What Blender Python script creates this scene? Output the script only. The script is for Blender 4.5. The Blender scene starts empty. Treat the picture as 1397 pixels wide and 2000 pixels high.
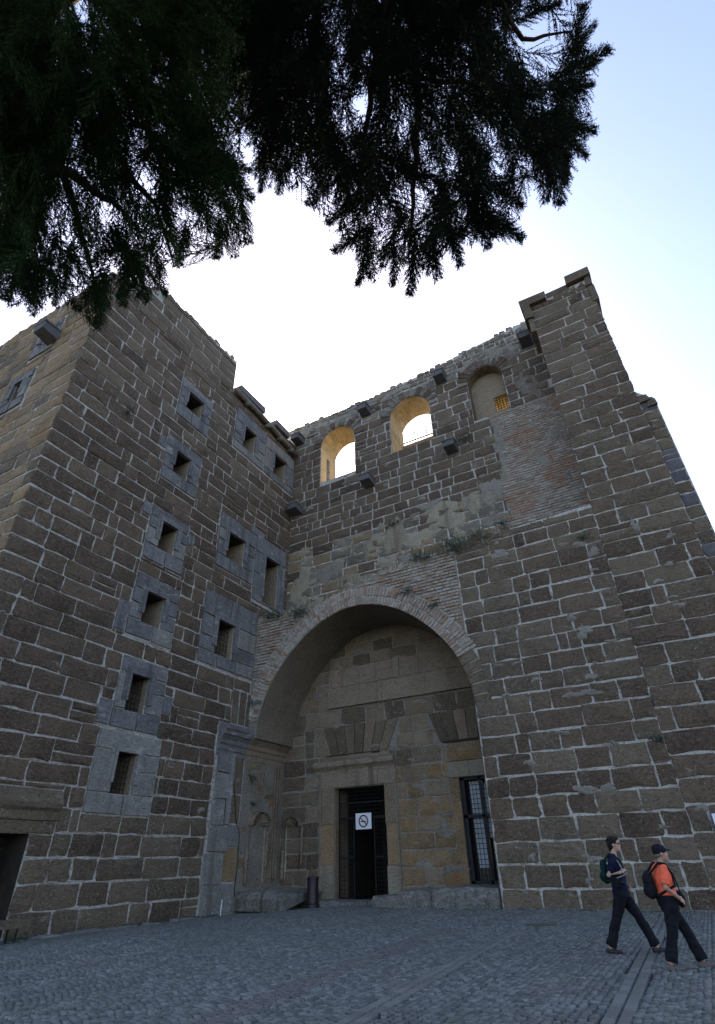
import bpy, bmesh, math, random
import numpy as np
from mathutils import Vector, Matrix
from math import sin, cos, pi, radians

random.seed(7); rng = np.random.default_rng(7)
S = bpy.context.scene
COL = S.collection

# ------------------------------------------------------------------ camera
F, PITCH, ROLL, YAW, EYE = 1045.0, radians(33.3), radians(1.4), radians(28.3), 1.4
def ray(x, y):
    u, v = x-698.5, -(y-1000.0)
    c, s = cos(ROLL), sin(ROLL)
    u, v = u*c+v*s, -u*s+v*c
    fw = F*cos(PITCH)-v*sin(PITCH); up = F*sin(PITCH)+v*cos(PITCH)
    return Vector((u*cos(YAW)-fw*sin(YAW), fw*cos(YAW)+u*sin(YAW), up))
cam_d = bpy.data.cameras.new('camera'); cam = bpy.data.objects.new('camera', cam_d); COL.objects.link(cam)
cam_d.sensor_fit = 'VERTICAL'; cam_d.sensor_height = 36; cam_d.lens = F/2000*36; cam_d.clip_start = .05; cam_d.clip_end = 3000
fwd = ray(698.5, 1000).normalized(); rt = (ray(699.5, 1000)-ray(698.5, 1000)).normalized(); upv = rt.cross(fwd)
cam.matrix_world = Matrix(((rt.x, upv.x, -fwd.x, 0), (rt.y, upv.y, -fwd.y, 0), (rt.z, upv.z, -fwd.z, EYE), (0, 0, 0, 1)))
S.camera = cam

# ------------------------------------------------------------------ sky, sun, exposure
SUN_EL, SUN_AZ = radians(38), radians(-38)     # azimuth measured from +Y towards +X
w = bpy.data.worlds.new('World'); S.world = w; w.use_nodes = True
nt = w.node_tree; nt.nodes.clear()
sky = nt.nodes.new('ShaderNodeTexSky'); sky.sky_type = 'NISHITA'; sky.sun_disc = False
sky.sun_elevation = SUN_EL; sky.sun_rotation = SUN_AZ
sky.dust_density = 1.3; sky.ozone_density = 2.6; sky.air_density = 1.0
bg = nt.nodes.new('ShaderNodeBackground'); bg.inputs[1].default_value = 0.15
wo = nt.nodes.new('ShaderNodeOutputWorld')
wb = nt.nodes.new('ShaderNodeMix'); wb.data_type = 'RGBA'; wb.blend_type = 'MULTIPLY'; wb.inputs[0].default_value = 1; wb.inputs[7].default_value = (1.13, .985, .92, 1)   # the camera's warm white balance
nt.links.new(sky.outputs[0], wb.inputs[6]); nt.links.new(wb.outputs[2], bg.inputs[0]); nt.links.new(bg.outputs[0], wo.inputs[0])
sl = bpy.data.lights.new('sun', 'SUN'); sl.energy = 4.6; sl.angle = radians(.5); sl.color = (1, .9, .74)
sun = bpy.data.objects.new('sun', sl); COL.objects.link(sun)
sd = Vector((sin(SUN_AZ)*cos(SUN_EL), cos(SUN_AZ)*cos(SUN_EL), sin(SUN_EL)))
sun.rotation_euler = sd.to_track_quat('Z', 'Y').to_euler()
S.view_settings.view_transform = 'Standard'; S.view_settings.look = 'None'
S.view_settings.exposure = 1.58; S.view_settings.gamma = 1; S.view_settings.use_curve_mapping = False

# ------------------------------------------------------------------ main planes of the place
XL, Y1, Y2, Y3 = -18.6, 22.3, 24.9, 25.5     # left wing wall, front plane, upper wall, back wall of the arch
def gz(x, y):                                 # ground height
    return 0.0 if x > -12.5 else -0.28*min(1, (-12.5-x)/6)
def proj(P):
    v = Vector(P)-Vector((0, 0, EYE)); d = v.dot(fwd)
    return (698.5+v.dot(rt)*F/d, 1000-v.dot(upv)*F/d) if d > .1 else (-9999, -9999)

# ------------------------------------------------------------------ materials
def nodes(m):
    m.use_nodes = True; t = m.node_tree; t.nodes.clear()
    o = t.nodes.new('ShaderNodeOutputMaterial'); b = t.nodes.new('ShaderNodeBsdfPrincipled')
    t.links.new(b.outputs[0], o.inputs[0]); return t, b
def N(t, typ, **k):
    n = t.nodes.new(typ)
    for a, v in k.items():
        if a.startswith('i_'):
            key = a[2:]; n.inputs[int(key) if key.isdigit() else key].default_value = v
        else: setattr(n, a, v)
    return n
def L(t, a, b): t.links.new(a, b)
def mixc(t, fac, a, b, blend='MIX'):
    n = t.nodes.new('ShaderNodeMix'); n.data_type = 'RGBA'; n.blend_type = blend
    for sock, v in ((0, fac), (6, a), (7, b)):
        if isinstance(v, (int, float)): n.inputs[sock].default_value = v
        elif isinstance(v, tuple): n.inputs[sock].default_value = (*v, 1) if len(v) == 3 else v
        else: t.links.new(v, n.inputs[sock])
    return n.outputs[2]
def mth(t, op, a, b=0.0, clamp=False):
    n = t.nodes.new('ShaderNodeMath'); n.operation = op; n.use_clamp = clamp
    for i, v in enumerate((a, b)):
        if isinstance(v, (int, float)): n.inputs[i].default_value = v
        else: t.links.new(v, n.inputs[i])
    return n.outputs[0]
def smooth(t, v, a, b):
    n = t.nodes.new('ShaderNodeMapRange'); n.interpolation_type = 'SMOOTHSTEP'
    t.links.new(v, n.inputs[0]); n.inputs[1].default_value = a; n.inputs[2].default_value = b
    return n.outputs[0]
def noise(t, vec, scale, detail=4, rough=.55, dist=0.0):
    n = N(t, 'ShaderNodeTexNoise', i_Scale=scale, i_Detail=detail, i_Roughness=rough, i_Distortion=dist)
    L(t, vec, n.inputs['Vector']); return n.outputs['Fac']
def bump(t, b, h, strength, dist=.05):
    n = N(t, 'ShaderNodeBump', i_Strength=strength, i_Distance=dist); L(t, h, n.inputs['Height']); L(t, n.outputs[0], b.inputs['Normal'])

def rock(name, dark, light, patch, speck, patch_at=.62, speck_amt=.8, bumps=1.0, var=.62, stain=None, rust=None, grain=1.0):
    """weathered stone: per-stone tone, mottling, pale pebbles and pits, lime patches"""
    m = bpy.data.materials.new(name); t, b = nodes(m)
    p = N(t, 'ShaderNodeNewGeometry').outputs['Position']
    oi = N(t, 'ShaderNodeObjectInfo').outputs['Random']; at = N(t, 'ShaderNodeAttribute', attribute_name='tone').outputs['Fac']
    r = mth(t, 'FRACT', mth(t, 'ADD', oi, at))
    st = N(t, 'ShaderNodeMapping'); st.inputs['Scale'].default_value = (1, 1, 2.4); L(t, p, st.inputs[0]); ps = st.outputs[0]
    n1 = noise(t, p, 1.3, 5); n2 = noise(t, ps, 7*grain, 8, .72, .4); n3 = noise(t, ps, 26*grain, 4, .65)
    f = mth(t, 'ADD', mth(t, 'MULTIPLY', r, var), mth(t, 'MULTIPLY', smooth(t, n1, .3, .7), 1-var))
    c = mixc(t, f, dark, light)
    c = mixc(t, mth(t, 'MULTIPLY', smooth(t, n2, .48, .62), .55), c, light)
    c = mixc(t, mth(t, 'MULTIPLY', smooth(t, n2, .50, .36), .6), c, (dark[0]*.55, dark[1]*.55, dark[2]*.55))
    if rust is not None:
        c = mixc(t, mth(t, 'MULTIPLY', smooth(t, noise(t, p, .9, 3), .5, .72), .7), c, rust)
    c = mixc(t, mth(t, 'MULTIPLY', smooth(t, noise(t, ps, 1.7, 9, .74, .5), patch_at-.03, patch_at+.05), .7), c, patch)
    vo = N(t, 'ShaderNodeTexVoronoi', i_Scale=17*grain, i_Randomness=1.0)
    wr = N(t, 'ShaderNodeTexNoise', i_Scale=9.0, i_Detail=2); L(t, p, wr.inputs['Vector'])
    L(t, mixc(t, .06, p, wr.outputs['Color'], 'ADD'), vo.inputs['Vector'])
    sel = N(t, 'ShaderNodeSeparateColor'); L(t, vo.outputs['Color'], sel.inputs[0])
    sp = mth(t, 'MULTIPLY', mth(t, 'LESS_THAN', vo.outputs['Distance'], mth(t, 'MULTIPLY', sel.outputs[1], .42)), mth(t, 'GREATER_THAN', sel.outputs[0], .74))
    c = mixc(t, mth(t, 'MULTIPLY', sp, speck_amt), c, speck)
    n4 = noise(t, ps, 15*grain, 3, .7)
    c = mixc(t, mth(t, 'MULTIPLY', smooth(t, n4, .56, .66), .5*bumps), c, (min(1, light[0]*1.35), min(1, light[1]*1.35), min(1, light[2]*1.35)))
    pit = smooth(t, n3, .56, .65)
    c = mixc(t, mth(t, 'MULTIPLY', pit, .75), c, (dark[0]*.35, dark[1]*.35, dark[2]*.35))
    if stain is not None:   # dark run marks down the face
        mp = N(t, 'ShaderNodeMapping'); mp.inputs['Scale'].default_value = (2.2, 2.2, .16); L(t, p, mp.inputs[0])
        c = mixc(t, mth(t, 'MULTIPLY', smooth(t, noise(t, mp.outputs[0], 1.0, 4), .52, .7), .75), c, stain)
    L(t, c, b.inputs['Base Color']); b.inputs['Roughness'].default_value = .92; b.inputs['Specular IOR Level'].default_value = .2
    h = mth(t, 'SUBTRACT', mth(t, 'ADD', mth(t, 'MULTIPLY', n2, 1.0), mth(t, 'MULTIPLY', n3, .55)), mth(t, 'MULTIPLY', pit, .5))
    h = mth(t, 'ADD', h, mth(t, 'MULTIPLY', sp, .25))
    bump(t, b, h, .9*bumps, .06)
    return m
def plain(name, c, rough=.6, metal=0.0, nz=0.0, scale=20):
    m = bpy.data.materials.new(name); t, b = nodes(m)
    b.inputs['Base Color'].default_value = (*c, 1); b.inputs['Roughness'].default_value = rough; b.inputs['Metallic'].default_value = metal
    if nz:
        p = N(t, 'ShaderNodeNewGeometry').outputs['Position']; n = noise(t, p, scale, 5)
        L(t, mixc(t, smooth(t, n, .3, .7), tuple(x*(1-nz) for x in c), tuple(min(1, x*(1+nz)) for x in c)), b.inputs['Base Color'])
        bump(t, b, n, .3, .01)
    return m
M = {}
M['stone'] = rock('brown_conglomerate', (.072, .050, .036), (.215, .158, .110), (.36, .32, .28), (.36, .33, .29), patch_at=.63, speck_amt=.6)
M['stone_top'] = rock('weathered_stone', (.12, .10, .078), (.29, .25, .195), (.42, .39, .33), (.42, .40, .34), patch_at=.56)
M['stone_grey'] = rock('grey_brown_stone', (.104, .080, .056), (.235, .182, .128), (.33, .31, .28), (.38, .36, .32), patch_at=.62)
M['ochre'] = rock('ochre_stone', (.165, .115, .066), (.37, .26, .15), (.36, .31, .25), (.40, .35, .27), patch_at=.6, speck_amt=.3, bumps=.7, rust=(.26, .14, .06))
M['tymp'] = rock('smooth_brown_stone', (.15, .116, .082), (.325, .255, .18), (.28, .25, .21), (.34, .30, .25), patch_at=.62, speck_amt=.3, bumps=.6, rust=(.24, .15, .085))
M['panel'] = rock('rain_streaked_slab', (.20, .155, .112), (.33, .265, .195), (.33, .30, .26), (.35, .32, .28), patch_at=.66, speck_amt=.15, bumps=.35, stain=(.11, .08, .06))
M['marble'] = rock('grey_blue_marble', (.11, .104, .104), (.25, .238, .235), (.37, .36, .35), (.40, .40, .40), patch_at=.58, speck_amt=.3, bumps=.7, var=.6, stain=(.09, .085, .085), grain=.8)
M['marble_worn'] = rock('worn_pale_marble', (.17, .16, .148), (.33, .315, .29), (.44, .43, .41), (.45, .45, .45), patch_at=.58, speck_amt=.3, bumps=.7, stain=(.15, .13, .11))
M['mortar'] = rock('pale_lime_mortar', (.46, .43, .385), (.74, .70, .64), (.22, .16, .12), (.5, .48, .46), patch_at=.54, speck_amt=.3, bumps=1.1)
M['mortar_dim'] = rock('earthy_mortar', (.22, .195, .16), (.38, .345, .29), (.12, .10, .08), (.36, .34, .30), patch_at=.6, speck_amt=.4, bumps=1.1)
M['plaster'] = rock('yellowed_plaster', (.22, .185, .13), (.40, .35, .26), (.17, .155, .14), (.46, .44, .38), patch_at=.6, speck_amt=.2, bumps=.6, stain=(.16, .13, .10))
M['soffit'] = rock('brown_vault_plaster', (.15, .12, .09), (.28, .228, .17), (.22, .19, .16), (.25, .22, .19), patch_at=.62, speck_amt=.2, bumps=.8)  # brownish grey plaster over the vault underside
M['brick'] = rock('pale_roman_brick', (.25, .19, .145), (.46, .375, .30), (.50, .47, .42), (.45, .42, .38), patch_at=.52, speck_amt=.2, bumps=.8, rust=(.30, .19, .14))
M['brick_red'] = rock('orange_brick', (.30, .165, .105), (.44, .31, .22), (.45, .42, .38), (.45, .42, .38), patch_at=.57, speck_amt=.2, bumps=.8, rust=(.34, .14, .07))
M['tan'] = rock('warm_tan_block', (.19, .135, .082), (.36, .265, .17), (.44, .38, .29), (.40, .35, .28), patch_at=.62, speck_amt=.3, rust=(.24, .15, .08))
M['reveal'] = rock('sunlit_sandy_reveal', (.40, .29, .155), (.68, .54, .32), (.55, .46, .34), (.5, .45, .35), patch_at=.62, speck_amt=.2, bumps=.7)  # golden glow of the sunlit arch jambs put into the stone colour
M['plinth'] = rock('eroded_pale_step', (.19, .175, .15), (.36, .34, .30), (.42, .41, .37), (.05, .05, .04), patch_at=.54, speck_amt=.9, bumps=1.6, stain=(.10, .09, .07))
M['sand'] = rock('pale_sandstone_reveal', (.22, .17, .12), (.38, .30, .21), (.42, .38, .3), (.4, .35, .28), patch_at=.62, speck_amt=.2, bumps=.7)
M['gold'] = rock('sunlit_gold_reveal', (.62, .46, .20), (.80, .64, .34), (.8, .7, .5), (.5, .45, .35), patch_at=.66, speck_amt=.2, bumps=.5)  # yellow raised so the small window's reveal looks sunlit
M['corbel'] = rock('dark_grey_corbel', (.085, .08, .085), (.16, .15, .155), (.20, .19, .19), (.25, .24, .24), patch_at=.66, speck_amt=.3, bumps=.5)
M['inside'] = plain('interior_shade', (.035, .027, .02), .95, nz=.3, scale=3)  # near-black colour stands for the shade inside openings
M['iron'] = plain('black_iron', (.012, .011, .012), .55, .4)
M['steel'] = plain('dark_painted_frame', (.010, .010, .012), .7, .0)
M['white'] = plain('white_board', (.75, .77, .80), .5)
M['blind'] = plain('pale_blue_white_sheet', (.42, .47, .52), .6, nz=.15, scale=2)
M['bin'] = plain('dark_plum_plastic', (.022, .012, .020), .45)
M['gutter'] = plain('weathered_gutter', (.17, .135, .11), .8, nz=.35, scale=6)
M['tile'] = plain('grey_roof_slab', (.13, .115, .11), .85, nz=.3, scale=5)
M['glass'] = plain('dark_window_glass', (.02, .025, .03), .08)

def leafmat(name, a, b_, c=None):
    m = bpy.data.materials.new(name); t, b = nodes(m)
    p = N(t, 'ShaderNodeNewGeometry').outputs['Position']
    cc = mixc(t, smooth(t, noise(t, p, 1.1, 3), .35, .65), a, b_)
    cc = mixc(t, mth(t, 'MULTIPLY', smooth(t, noise(t, p, 14, 2), .5, .7), .5), cc, c or b_)
    L(t, cc, b.inputs['Base Color']); b.inputs['Roughness'].default_value = .85; b.inputs['Specular IOR Level'].default_value = .1
    return m
M['needle'] = leafmat('juniper_needles', (.014, .034, .012), (.036, .066, .022), (.055, .06, .022))
M['needle2'] = leafmat('cypress_needles', (.012, .020, .013), (.022, .034, .020), (.03, .036, .02))
M['leaf'] = leafmat('caper_leaves', (.06, .085, .062), (.10, .125, .088))
M['bark'] = rock('red_brown_bark', (.06, .038, .025), (.13, .085, .055), (.16, .12, .09), (.12, .09, .07), bumps=1.2, speck_amt=.1)

def ground_mat():
    m = bpy.data.materials.new('joint_earth'); t, b = nodes(m)
    p = N(t, 'ShaderNodeNewGeometry').outputs['Position']
    c = mixc(t, smooth(t, noise(t, p, 7, 4), .35, .65), (.020, .019, .018), (.05, .046, .04))
    c = mixc(t, mth(t, 'MULTIPLY', smooth(t, noise(t, p, .55, 4), .5, .62), smooth(t, noise(t, p, 9, 3), .4, .6)), c, (.03, .075, .014))
    L(t, c, b.inputs['Base Color']); b.inputs['Roughness'].default_value = .95
    bump(t, b, noise(t, p, 30, 3), .5, .01); return m
M['ground'] = ground_mat()
def cobble_mat(name, a, b_, red=.0):
    m = bpy.data.materials.new(name); t, b = nodes(m)
    p = N(t, 'ShaderNodeNewGeometry').outputs['Position']
    oi = N(t, 'ShaderNodeObjectInfo').outputs['Random']; at = N(t, 'ShaderNodeAttribute', attribute_name='tone').outputs['Fac']
    r = mth(t, 'FRACT', mth(t, 'ADD', oi, at))
    c = mixc(t, r, a, b_)
    c = mixc(t, mth(t, 'MULTIPLY', smooth(t, noise(t, p, .5, 4), .4, .7), .5), c, (.10, .105, .095))
    c = mixc(t, mth(t, 'MULTIPLY', smooth(t, noise(t, p, .42, 3, .5, 1.2), .56, .68), .35), c, (.13, .105, .095))
    c = mixc(t, mth(t, 'MULTIPLY', smooth(t, noise(t, p, 45, 3), .55, .7), .35), c, (.22, .23, .24))
    c = mixc(t, mth(t, 'MULTIPLY', mth(t, 'MULTIPLY', smooth(t, noise(t, p, .55, 4), .50, .64), smooth(t, noise(t, p, 9, 3), .45, .6)), .45), c, (.06, .10, .035))
    L(t, c, b.inputs['Base Color'])
    rr = N(t, 'ShaderNodeMapRange'); L(t, noise(t, p, 6, 3), rr.inputs[0]); rr.inputs[3].default_value = .5; rr.inputs[4].default_value = .75
    L(t, rr.outputs[0], b.inputs['Roughness'])
    bump(t, b, noise(t, p, 60, 3), .5, .004); return m
M['cobble'] = cobble_mat('grey_granite_sett', (.070, .074, .068), (.195, .198, .180))
M['kerb'] = cobble_mat('pale_granite_strip', (.12, .12, .11), (.18, .18, .165))
M['redsett'] = cobble_mat('reddish_sett', (.10, .088, .082), (.165, .14, .128))

# ------------------------------------------------------------------ object helpers
def mesh(name, verts, faces, mats=(), smooth_=False, tone=None):
    me = bpy.data.meshes.new(name); me.from_pydata([tuple(v) for v in verts], [], faces)
    for m in mats: me.materials.append(M[m] if isinstance(m, str) else m)
    if smooth_: me.polygons.foreach_set('use_smooth', [True]*len(me.polygons))
    if tone is not None:
        a = me.attributes.new('tone', 'FLOAT', 'FACE'); a.data.foreach_set('value', tone)
    me.update(); return me
def link(name, me, parent=None, kind=None, label=None):
    o = bpy.data.objects.new(name, me); COL.objects.link(o)
    if parent is not None: o.parent = parent
    if kind: o['kind'] = kind
    if label: o['label'] = label
    return o
def thing(name, label, cat, group=None, kind=None, me=None):
    o = bpy.data.objects.new(name, me); COL.objects.link(o); o['label'] = label; o['category'] = cat
    if group: o['group'] = group
    if kind: o['kind'] = kind
    return o
BOXF = [(0, 3, 2, 1), (4, 5, 6, 7), (0, 1, 5, 4), (1, 2, 6, 5), (2, 3, 7, 6), (3, 0, 4, 7)]
class MB:
    def __init__(s): s.v, s.f, s.t = [], [], []
    def add(s, v, f, t=0.0):
        n = len(s.v); s.v += [tuple(x) for x in v]; s.f += [tuple(n+i for i in q) for q in f]; s.t += [t]*len(f); return s
    def box(s, x0, x1, y0, y1, z0, z1, j=0.0, t=0.0):
        q = [(x0, y0, z0), (x1, y0, z0), (x1, y1, z0), (x0, y1, z0), (x0, y0, z1), (x1, y0, z1), (x1, y1, z1), (x0, y1, z1)]
        if j: q = [tuple(c+random.uniform(-j, j) for c in p) for p in q]
        return s.add(q, BOXF, t)
    def tube(s, pts, r, n=8, t=0.0):
        pts = [Vector(p) for p in pts]; rs = r if isinstance(r, (list, tuple)) else [r]*len(pts)
        V, Fs = [], []; a = None
        for i, p in enumerate(pts):
            d = (pts[min(i+1, len(pts)-1)]-pts[max(i-1, 0)]).normalized()
            if a is None: a = d.orthogonal().normalized()
            a = (a-d*a.dot(d)).normalized(); b = d.cross(a)
            V += [p+(a*cos(2*pi*k/n)+b*sin(2*pi*k/n))*rs[i] for k in range(n)]
        for i in range(len(pts)-1):
            for k in range(n): Fs.append((i*n+k, i*n+(k+1) % n, (i+1)*n+(k+1) % n, (i+1)*n+k))
        Fs += [tuple(range(n))[::-1], tuple((len(pts)-1)*n+k for k in range(n))]
        return s.add(V, Fs, t)
    def prism(s, poly, fn, a, b, t=0.0):   # poly 2D, fn(p, depth)->3D
        n = len(poly); V = [fn(p, a) for p in poly]+[fn(p, b) for p in poly]
        Fs = [tuple(range(n)), tuple(range(2*n-1, n-1, -1))]+[(i, i+n, (i+1) % n+n, (i+1) % n) for i in range(n)]
        return s.add(V, Fs, t)
    def obj(s, name, mat, parent=None, kind=None, label=None, smooth_=False, fix=True):
        me = mesh(name, s.v, s.f, [mat] if not isinstance(mat, (list, tuple)) else mat, smooth_, s.t)
        if fix:
            bm = bmesh.new(); bm.from_mesh(me); bmesh.ops.recalc_face_normals(bm, faces=bm.faces); bm.to_mesh(me); bm.free()
        return link(name, me, parent, kind, label)
def boolean(o, cutters):
    for c in cutters:
        md = o.modifiers.new('cut', 'BOOLEAN'); md.operation = 'DIFFERENCE'; md.object = c; md.solver = 'EXACT'
    dg = bpy.context.evaluated_depsgraph_get(); dg.update()
    me = bpy.data.meshes.new_from_object(o.evaluated_get(dg)); o.modifiers.clear(); o.data = me
    for c in cutters: bpy.data.objects.remove(c)
# wall planes: u runs along the wall to the viewer's right, d is how far proud of the plane
def front(Y): return dict(P=lambda u, z, d=0.0: (u, Y-d, z), rot=0.0)
def left(X): return dict(P=lambda u, z, d=0.0: (X+d, u, z), rot=pi/2)
PF, PU, PT, PL = front(Y1), front(Y2), front(Y3), left(XL)

# ------------------------------------------------------------------ masonry
def stone_mesh(i, asp):
    """irregular rounded block face, unit size, front towards -Y; 36 triangles"""
    r = random.Random(100+i*7+int(asp*10)); out, inn = [], []
    cr = .055; base = []
    cx_, cz_ = cr/asp*1.0, cr*1.4
    for (sx, sz) in ((-1, -1), (1, -1), (1, 1), (-1, 1)):
        A = (sx*(.5-cx_), sz*.5); B = (sx*.5, sz*(.5-cz_))
        base += [B, A] if (sx*sz > 0) else [A, B]
    pts = []
    for k in range(8):
        p, q = base[k], base[(k+1) % 8]; pts.append(p)
        if math.hypot((p[0]-q[0]), (p[1]-q[1])) > .5:
            pts.append(((p[0]+q[0])/2, (p[1]+q[1])/2))
    jx, jz = .030/asp*1.6, .052
    pts = [(x+r.uniform(-jx, jx), z+r.uniform(-jz, jz)) for x, z in pts]
    n = len(pts)
    V = [(x, .25, z) for x, z in pts]+[(x*(1-.05/asp), -.55+r.uniform(-.2, .2), z*.945) for x, z in pts]
    V += [(x*.5+r.uniform(-.04, .04), -1+r.uniform(-.25, .25), z*.5) for x, z in pts[::3]]
    Fs = [(k, (k+1) % n, n+(k+1) % n, n+k) for k in range(n)]
    m = len(pts[::3]); idx = list(range(0, n, 3))
    for a in range(m):
        s_, e_ = idx[a], idx[(a+1) % m] if a < m-1 else n
        for k in range(s_, e_): Fs.append((n+k, n+(k+1) % n, 2*n+a))
        Fs.append((n+(e_ % n), 2*n+(a+1) % m, 2*n+a))
    Fs.append(tuple(2*n+a for a in range(m)))
    return V, Fs
SV = {}
for asp in (1.0, 2.0, 3.0):
    SV[asp] = [stone_mesh(i, asp) for i in range(7)]
_cache = {}
def stone_me(asp, i, mat):
    k = (asp, i, mat)
    if k not in _cache:
        V, Fs = SV[asp][i]; _cache[k] = mesh('stone', V, Fs, [mat])
    return _cache[k]
def rect_sub(rects, ex):
    out = []
    for a0, a1, b0, b1 in rects:
        x0, x1, z0, z1 = ex
        if x1 <= a0+.02 or x0 >= a1-.02 or z1 <= b0+.02 or z0 >= b1-.02: out.append((a0, a1, b0, b1)); continue
        if x0-a0 > .12: out.append((a0, x0, b0, b1))
        if a1-x1 > .12: out.append((x1, a1, b0, b1))
        m0, m1 = max(a0, x0), min(a1, x1)
        if m1-m0 > .12:
            if z0-b0 > .12: out.append((m0, m1, b0, z0))
            if b1-z1 > .12: out.append((m0, m1, z1, b1))
    return out
def rows(z0, z1, pitch=.70, var=.10, seed=0):
    r = random.Random(seed); z = [z0]
    while z[-1] < z1-.35: z.append(z[-1]+pitch*(1+r.uniform(-var, var)))
    if z1-z[-1] > .3: z.append(z1)
    else: z[-1] = z1
    return z
def lay(zs, u0, u1, ex=(), lens=(.8, 1.9), seed=1, arcs=()):
    """coursed blocks minus openings; u0/u1 may be functions of z; arcs: fn(zmid)->(a,b) blocked or None"""
    r = random.Random(seed); res = []
    for b0, b1 in zip(zs[:-1], zs[1:]):
        zm = (b0+b1)/2
        s = u0(zm) if callable(u0) else u0; e = u1(zm) if callable(u1) else u1
        u = s; row = []
        while u < e-.05:
            ln = r.uniform(*lens)*(1 if r.random() > .16 else .5)
            if e-(u+ln) < .45: ln = e-u
            row.append((u, min(u+ln, e), b0, b1)); u += ln
        for x in ex: row = rect_sub(row, x)
        for a in arcs:
            q = a(zm)
            if q: row = rect_sub(row, (q[0], q[1], b0-.1, b1+.1))
        for a0, a1, c0, c1 in row:      # an odd block is two thin ones
            if c1-c0 > .55 and r.random() < .025: 
                zz = c0+(c1-c0)*r.uniform(.35, .65); res += [(a0, a1, c0, zz), (a0, a1, zz, c1)]
            else: res.append((a0, a1, c0, c1))
    return res
def build_stones(parent, plane, rects, mat, name='stone', joint=.026, proud=.04, limit=300, matf=None, tiltv=.6):
    """largest in view become single parts, the rest one joined part per material"""
    def area(q):
        c = [proj(plane['P'](a, b)) for a, b in ((q[0], q[2]), (q[1], q[2]), (q[1], q[3]), (q[0], q[3]))]
        if min(p[0] for p in c) > 1400 or max(p[0] for p in c) < 0 or max(p[1] for p in c) < 0 or min(p[1] for p in c) > 2000: return 0
        return abs(sum(c[i][0]*c[(i+1) % 4][1]-c[(i+1) % 4][0]*c[i][1] for i in range(4))/2)
    R = sorted(rects, key=area, reverse=True); rest = {}
    for i, q in enumerate(R):
        a0, a1, b0, b1 = q; wd, ht = a1-a0, b1-b0
        if wd < .08 or ht < .06: continue
        j = joint*random.uniform(.6, 1.5); asp = wd/ht; A = 1.0 if asp < 1.5 else 2.0 if asp < 2.5 else 3.0
        v = random.randrange(7); mt = matf((a0+a1)/2, (b0+b1)/2) if matf else mat
        loc = plane['P']((a0+a1)/2, (b0+b1)/2); dp = proud*random.uniform(.5, 2.0)
        sc = (max(.05, wd-j), dp, max(.05, ht-j)); tilt = random.uniform(-.008, .008)*tiltv
        flip = random.choice((-1, 1))
        if i < limit and area(q) > 20:
            o = link(name, stone_me(A, v, mt), parent)
            o.location = loc; o.rotation_euler = (0, tilt, plane['rot']); o.scale = sc
        else:
            mx = Matrix.Translation(loc) @ Matrix.Rotation(plane['rot'], 4, 'Z') @ Matrix.Rotation(tilt, 4, 'Y') @ Matrix.Diagonal((*sc, 1))
            V, Fs = SV[A][v]; rest.setdefault(mt, MB()).add([mx @ Vector(p) for p in V], Fs, random.random())
    for mt, mb in rest.items(): mb.obj(name, mt, parent, kind='stuff', fix=False)
def bricks(parent, plane, rects_or_cells, mat, name='brick', proud=.03):
    """cells: list of 4-corner (u,z) quads; joined real bricks"""
    mb = MB(); 
    for c in rects_or_cells:
        d = proud*random.uniform(.3, 1.5); cu = sum(p[0] for p in c)/4; cz = sum(p[1] for p in c)/4
        V = [plane['P'](p[0], p[1], 0) for p in c]+[plane['P'](cu+(p[0]-cu)*.93, cz+(p[1]-cz)*.9, d) for p in c]
        mb.add(V, [(0, 1, 5, 4), (1, 2, 6, 5), (2, 3, 7, 6), (3, 0, 4, 7), (4, 5, 6, 7)], random.random())
    return mb.obj(name, mat, parent, kind='stuff')
def mould(parent, plane, prof, u0, u1, mat, name='moulding', jit=0.0):
    """profile of (d, z) extruded along the wall"""
    mb = MB(); n = len(prof); k = max(2, int(abs(u1-u0)/.35)); V = []
    for i in range(k+1):
        u = u0+(u1-u0)*i/k
        V += [plane['P'](u, z+(random.uniform(-jit, jit) if d > 0.01 else 0), d+(random.uniform(-jit, jit) if d > .01 else 0)) for d, z in prof]
    Fs = [(i*n+a, i*n+(a+1) % n, (i+1)*n+(a+1) % n, (i+1)*n+a) for i in range(k) for a in range(n)]
    Fs += [tuple(range(n)), tuple(k*n+a for a in range(n))[::-1]]
    mb.add(V, Fs); return mb.obj(name, mat, parent)
def rubble(parent, plane, pts, depth, mat, size=(.25, .6), name='coping_stone', hmax=.30):
    """broken stones sitting along a ragged wall top"""
    mb = MB()
    for (u0, z0), (u1, z1) in zip(pts[:-1], pts[1:]):
        ln = math.hypot(u1-u0, z1-z0); s = 0
        while s < ln:
            w_ = random.uniform(*size); f = (s+w_/2)/ln
            if f > 1: break
            u, z = u0+(u1-u0)*f, z0+(z1-z0)*f
            for dd in (0.0, depth*.4):
                h = random.uniform(.02, hmax); a, b = -.12-dd, -dd-depth*.45
                p = plane['P']
                q = [p(u-w_/2, z-.35, a+.14), p(u+w_/2, z-.35, a+.14), p(u+w_/2, z-.35, b), p(u-w_/2, z-.35, b),
                     p(u-w_/2*.85, z+h, a+.1), p(u+w_/2*.85, z+h*random.uniform(.5, 1.1), a+.1), p(u+w_/2*.85, z+h, b), p(u-w_/2*.85, z+h, b)]
                q = [tuple(c+random.uniform(-.04, .04) for c in v) for v in q]
                mb.add(q, BOXF, random.random())
            s += w_
    return mb.obj(name, mat, parent, kind='stuff')
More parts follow.
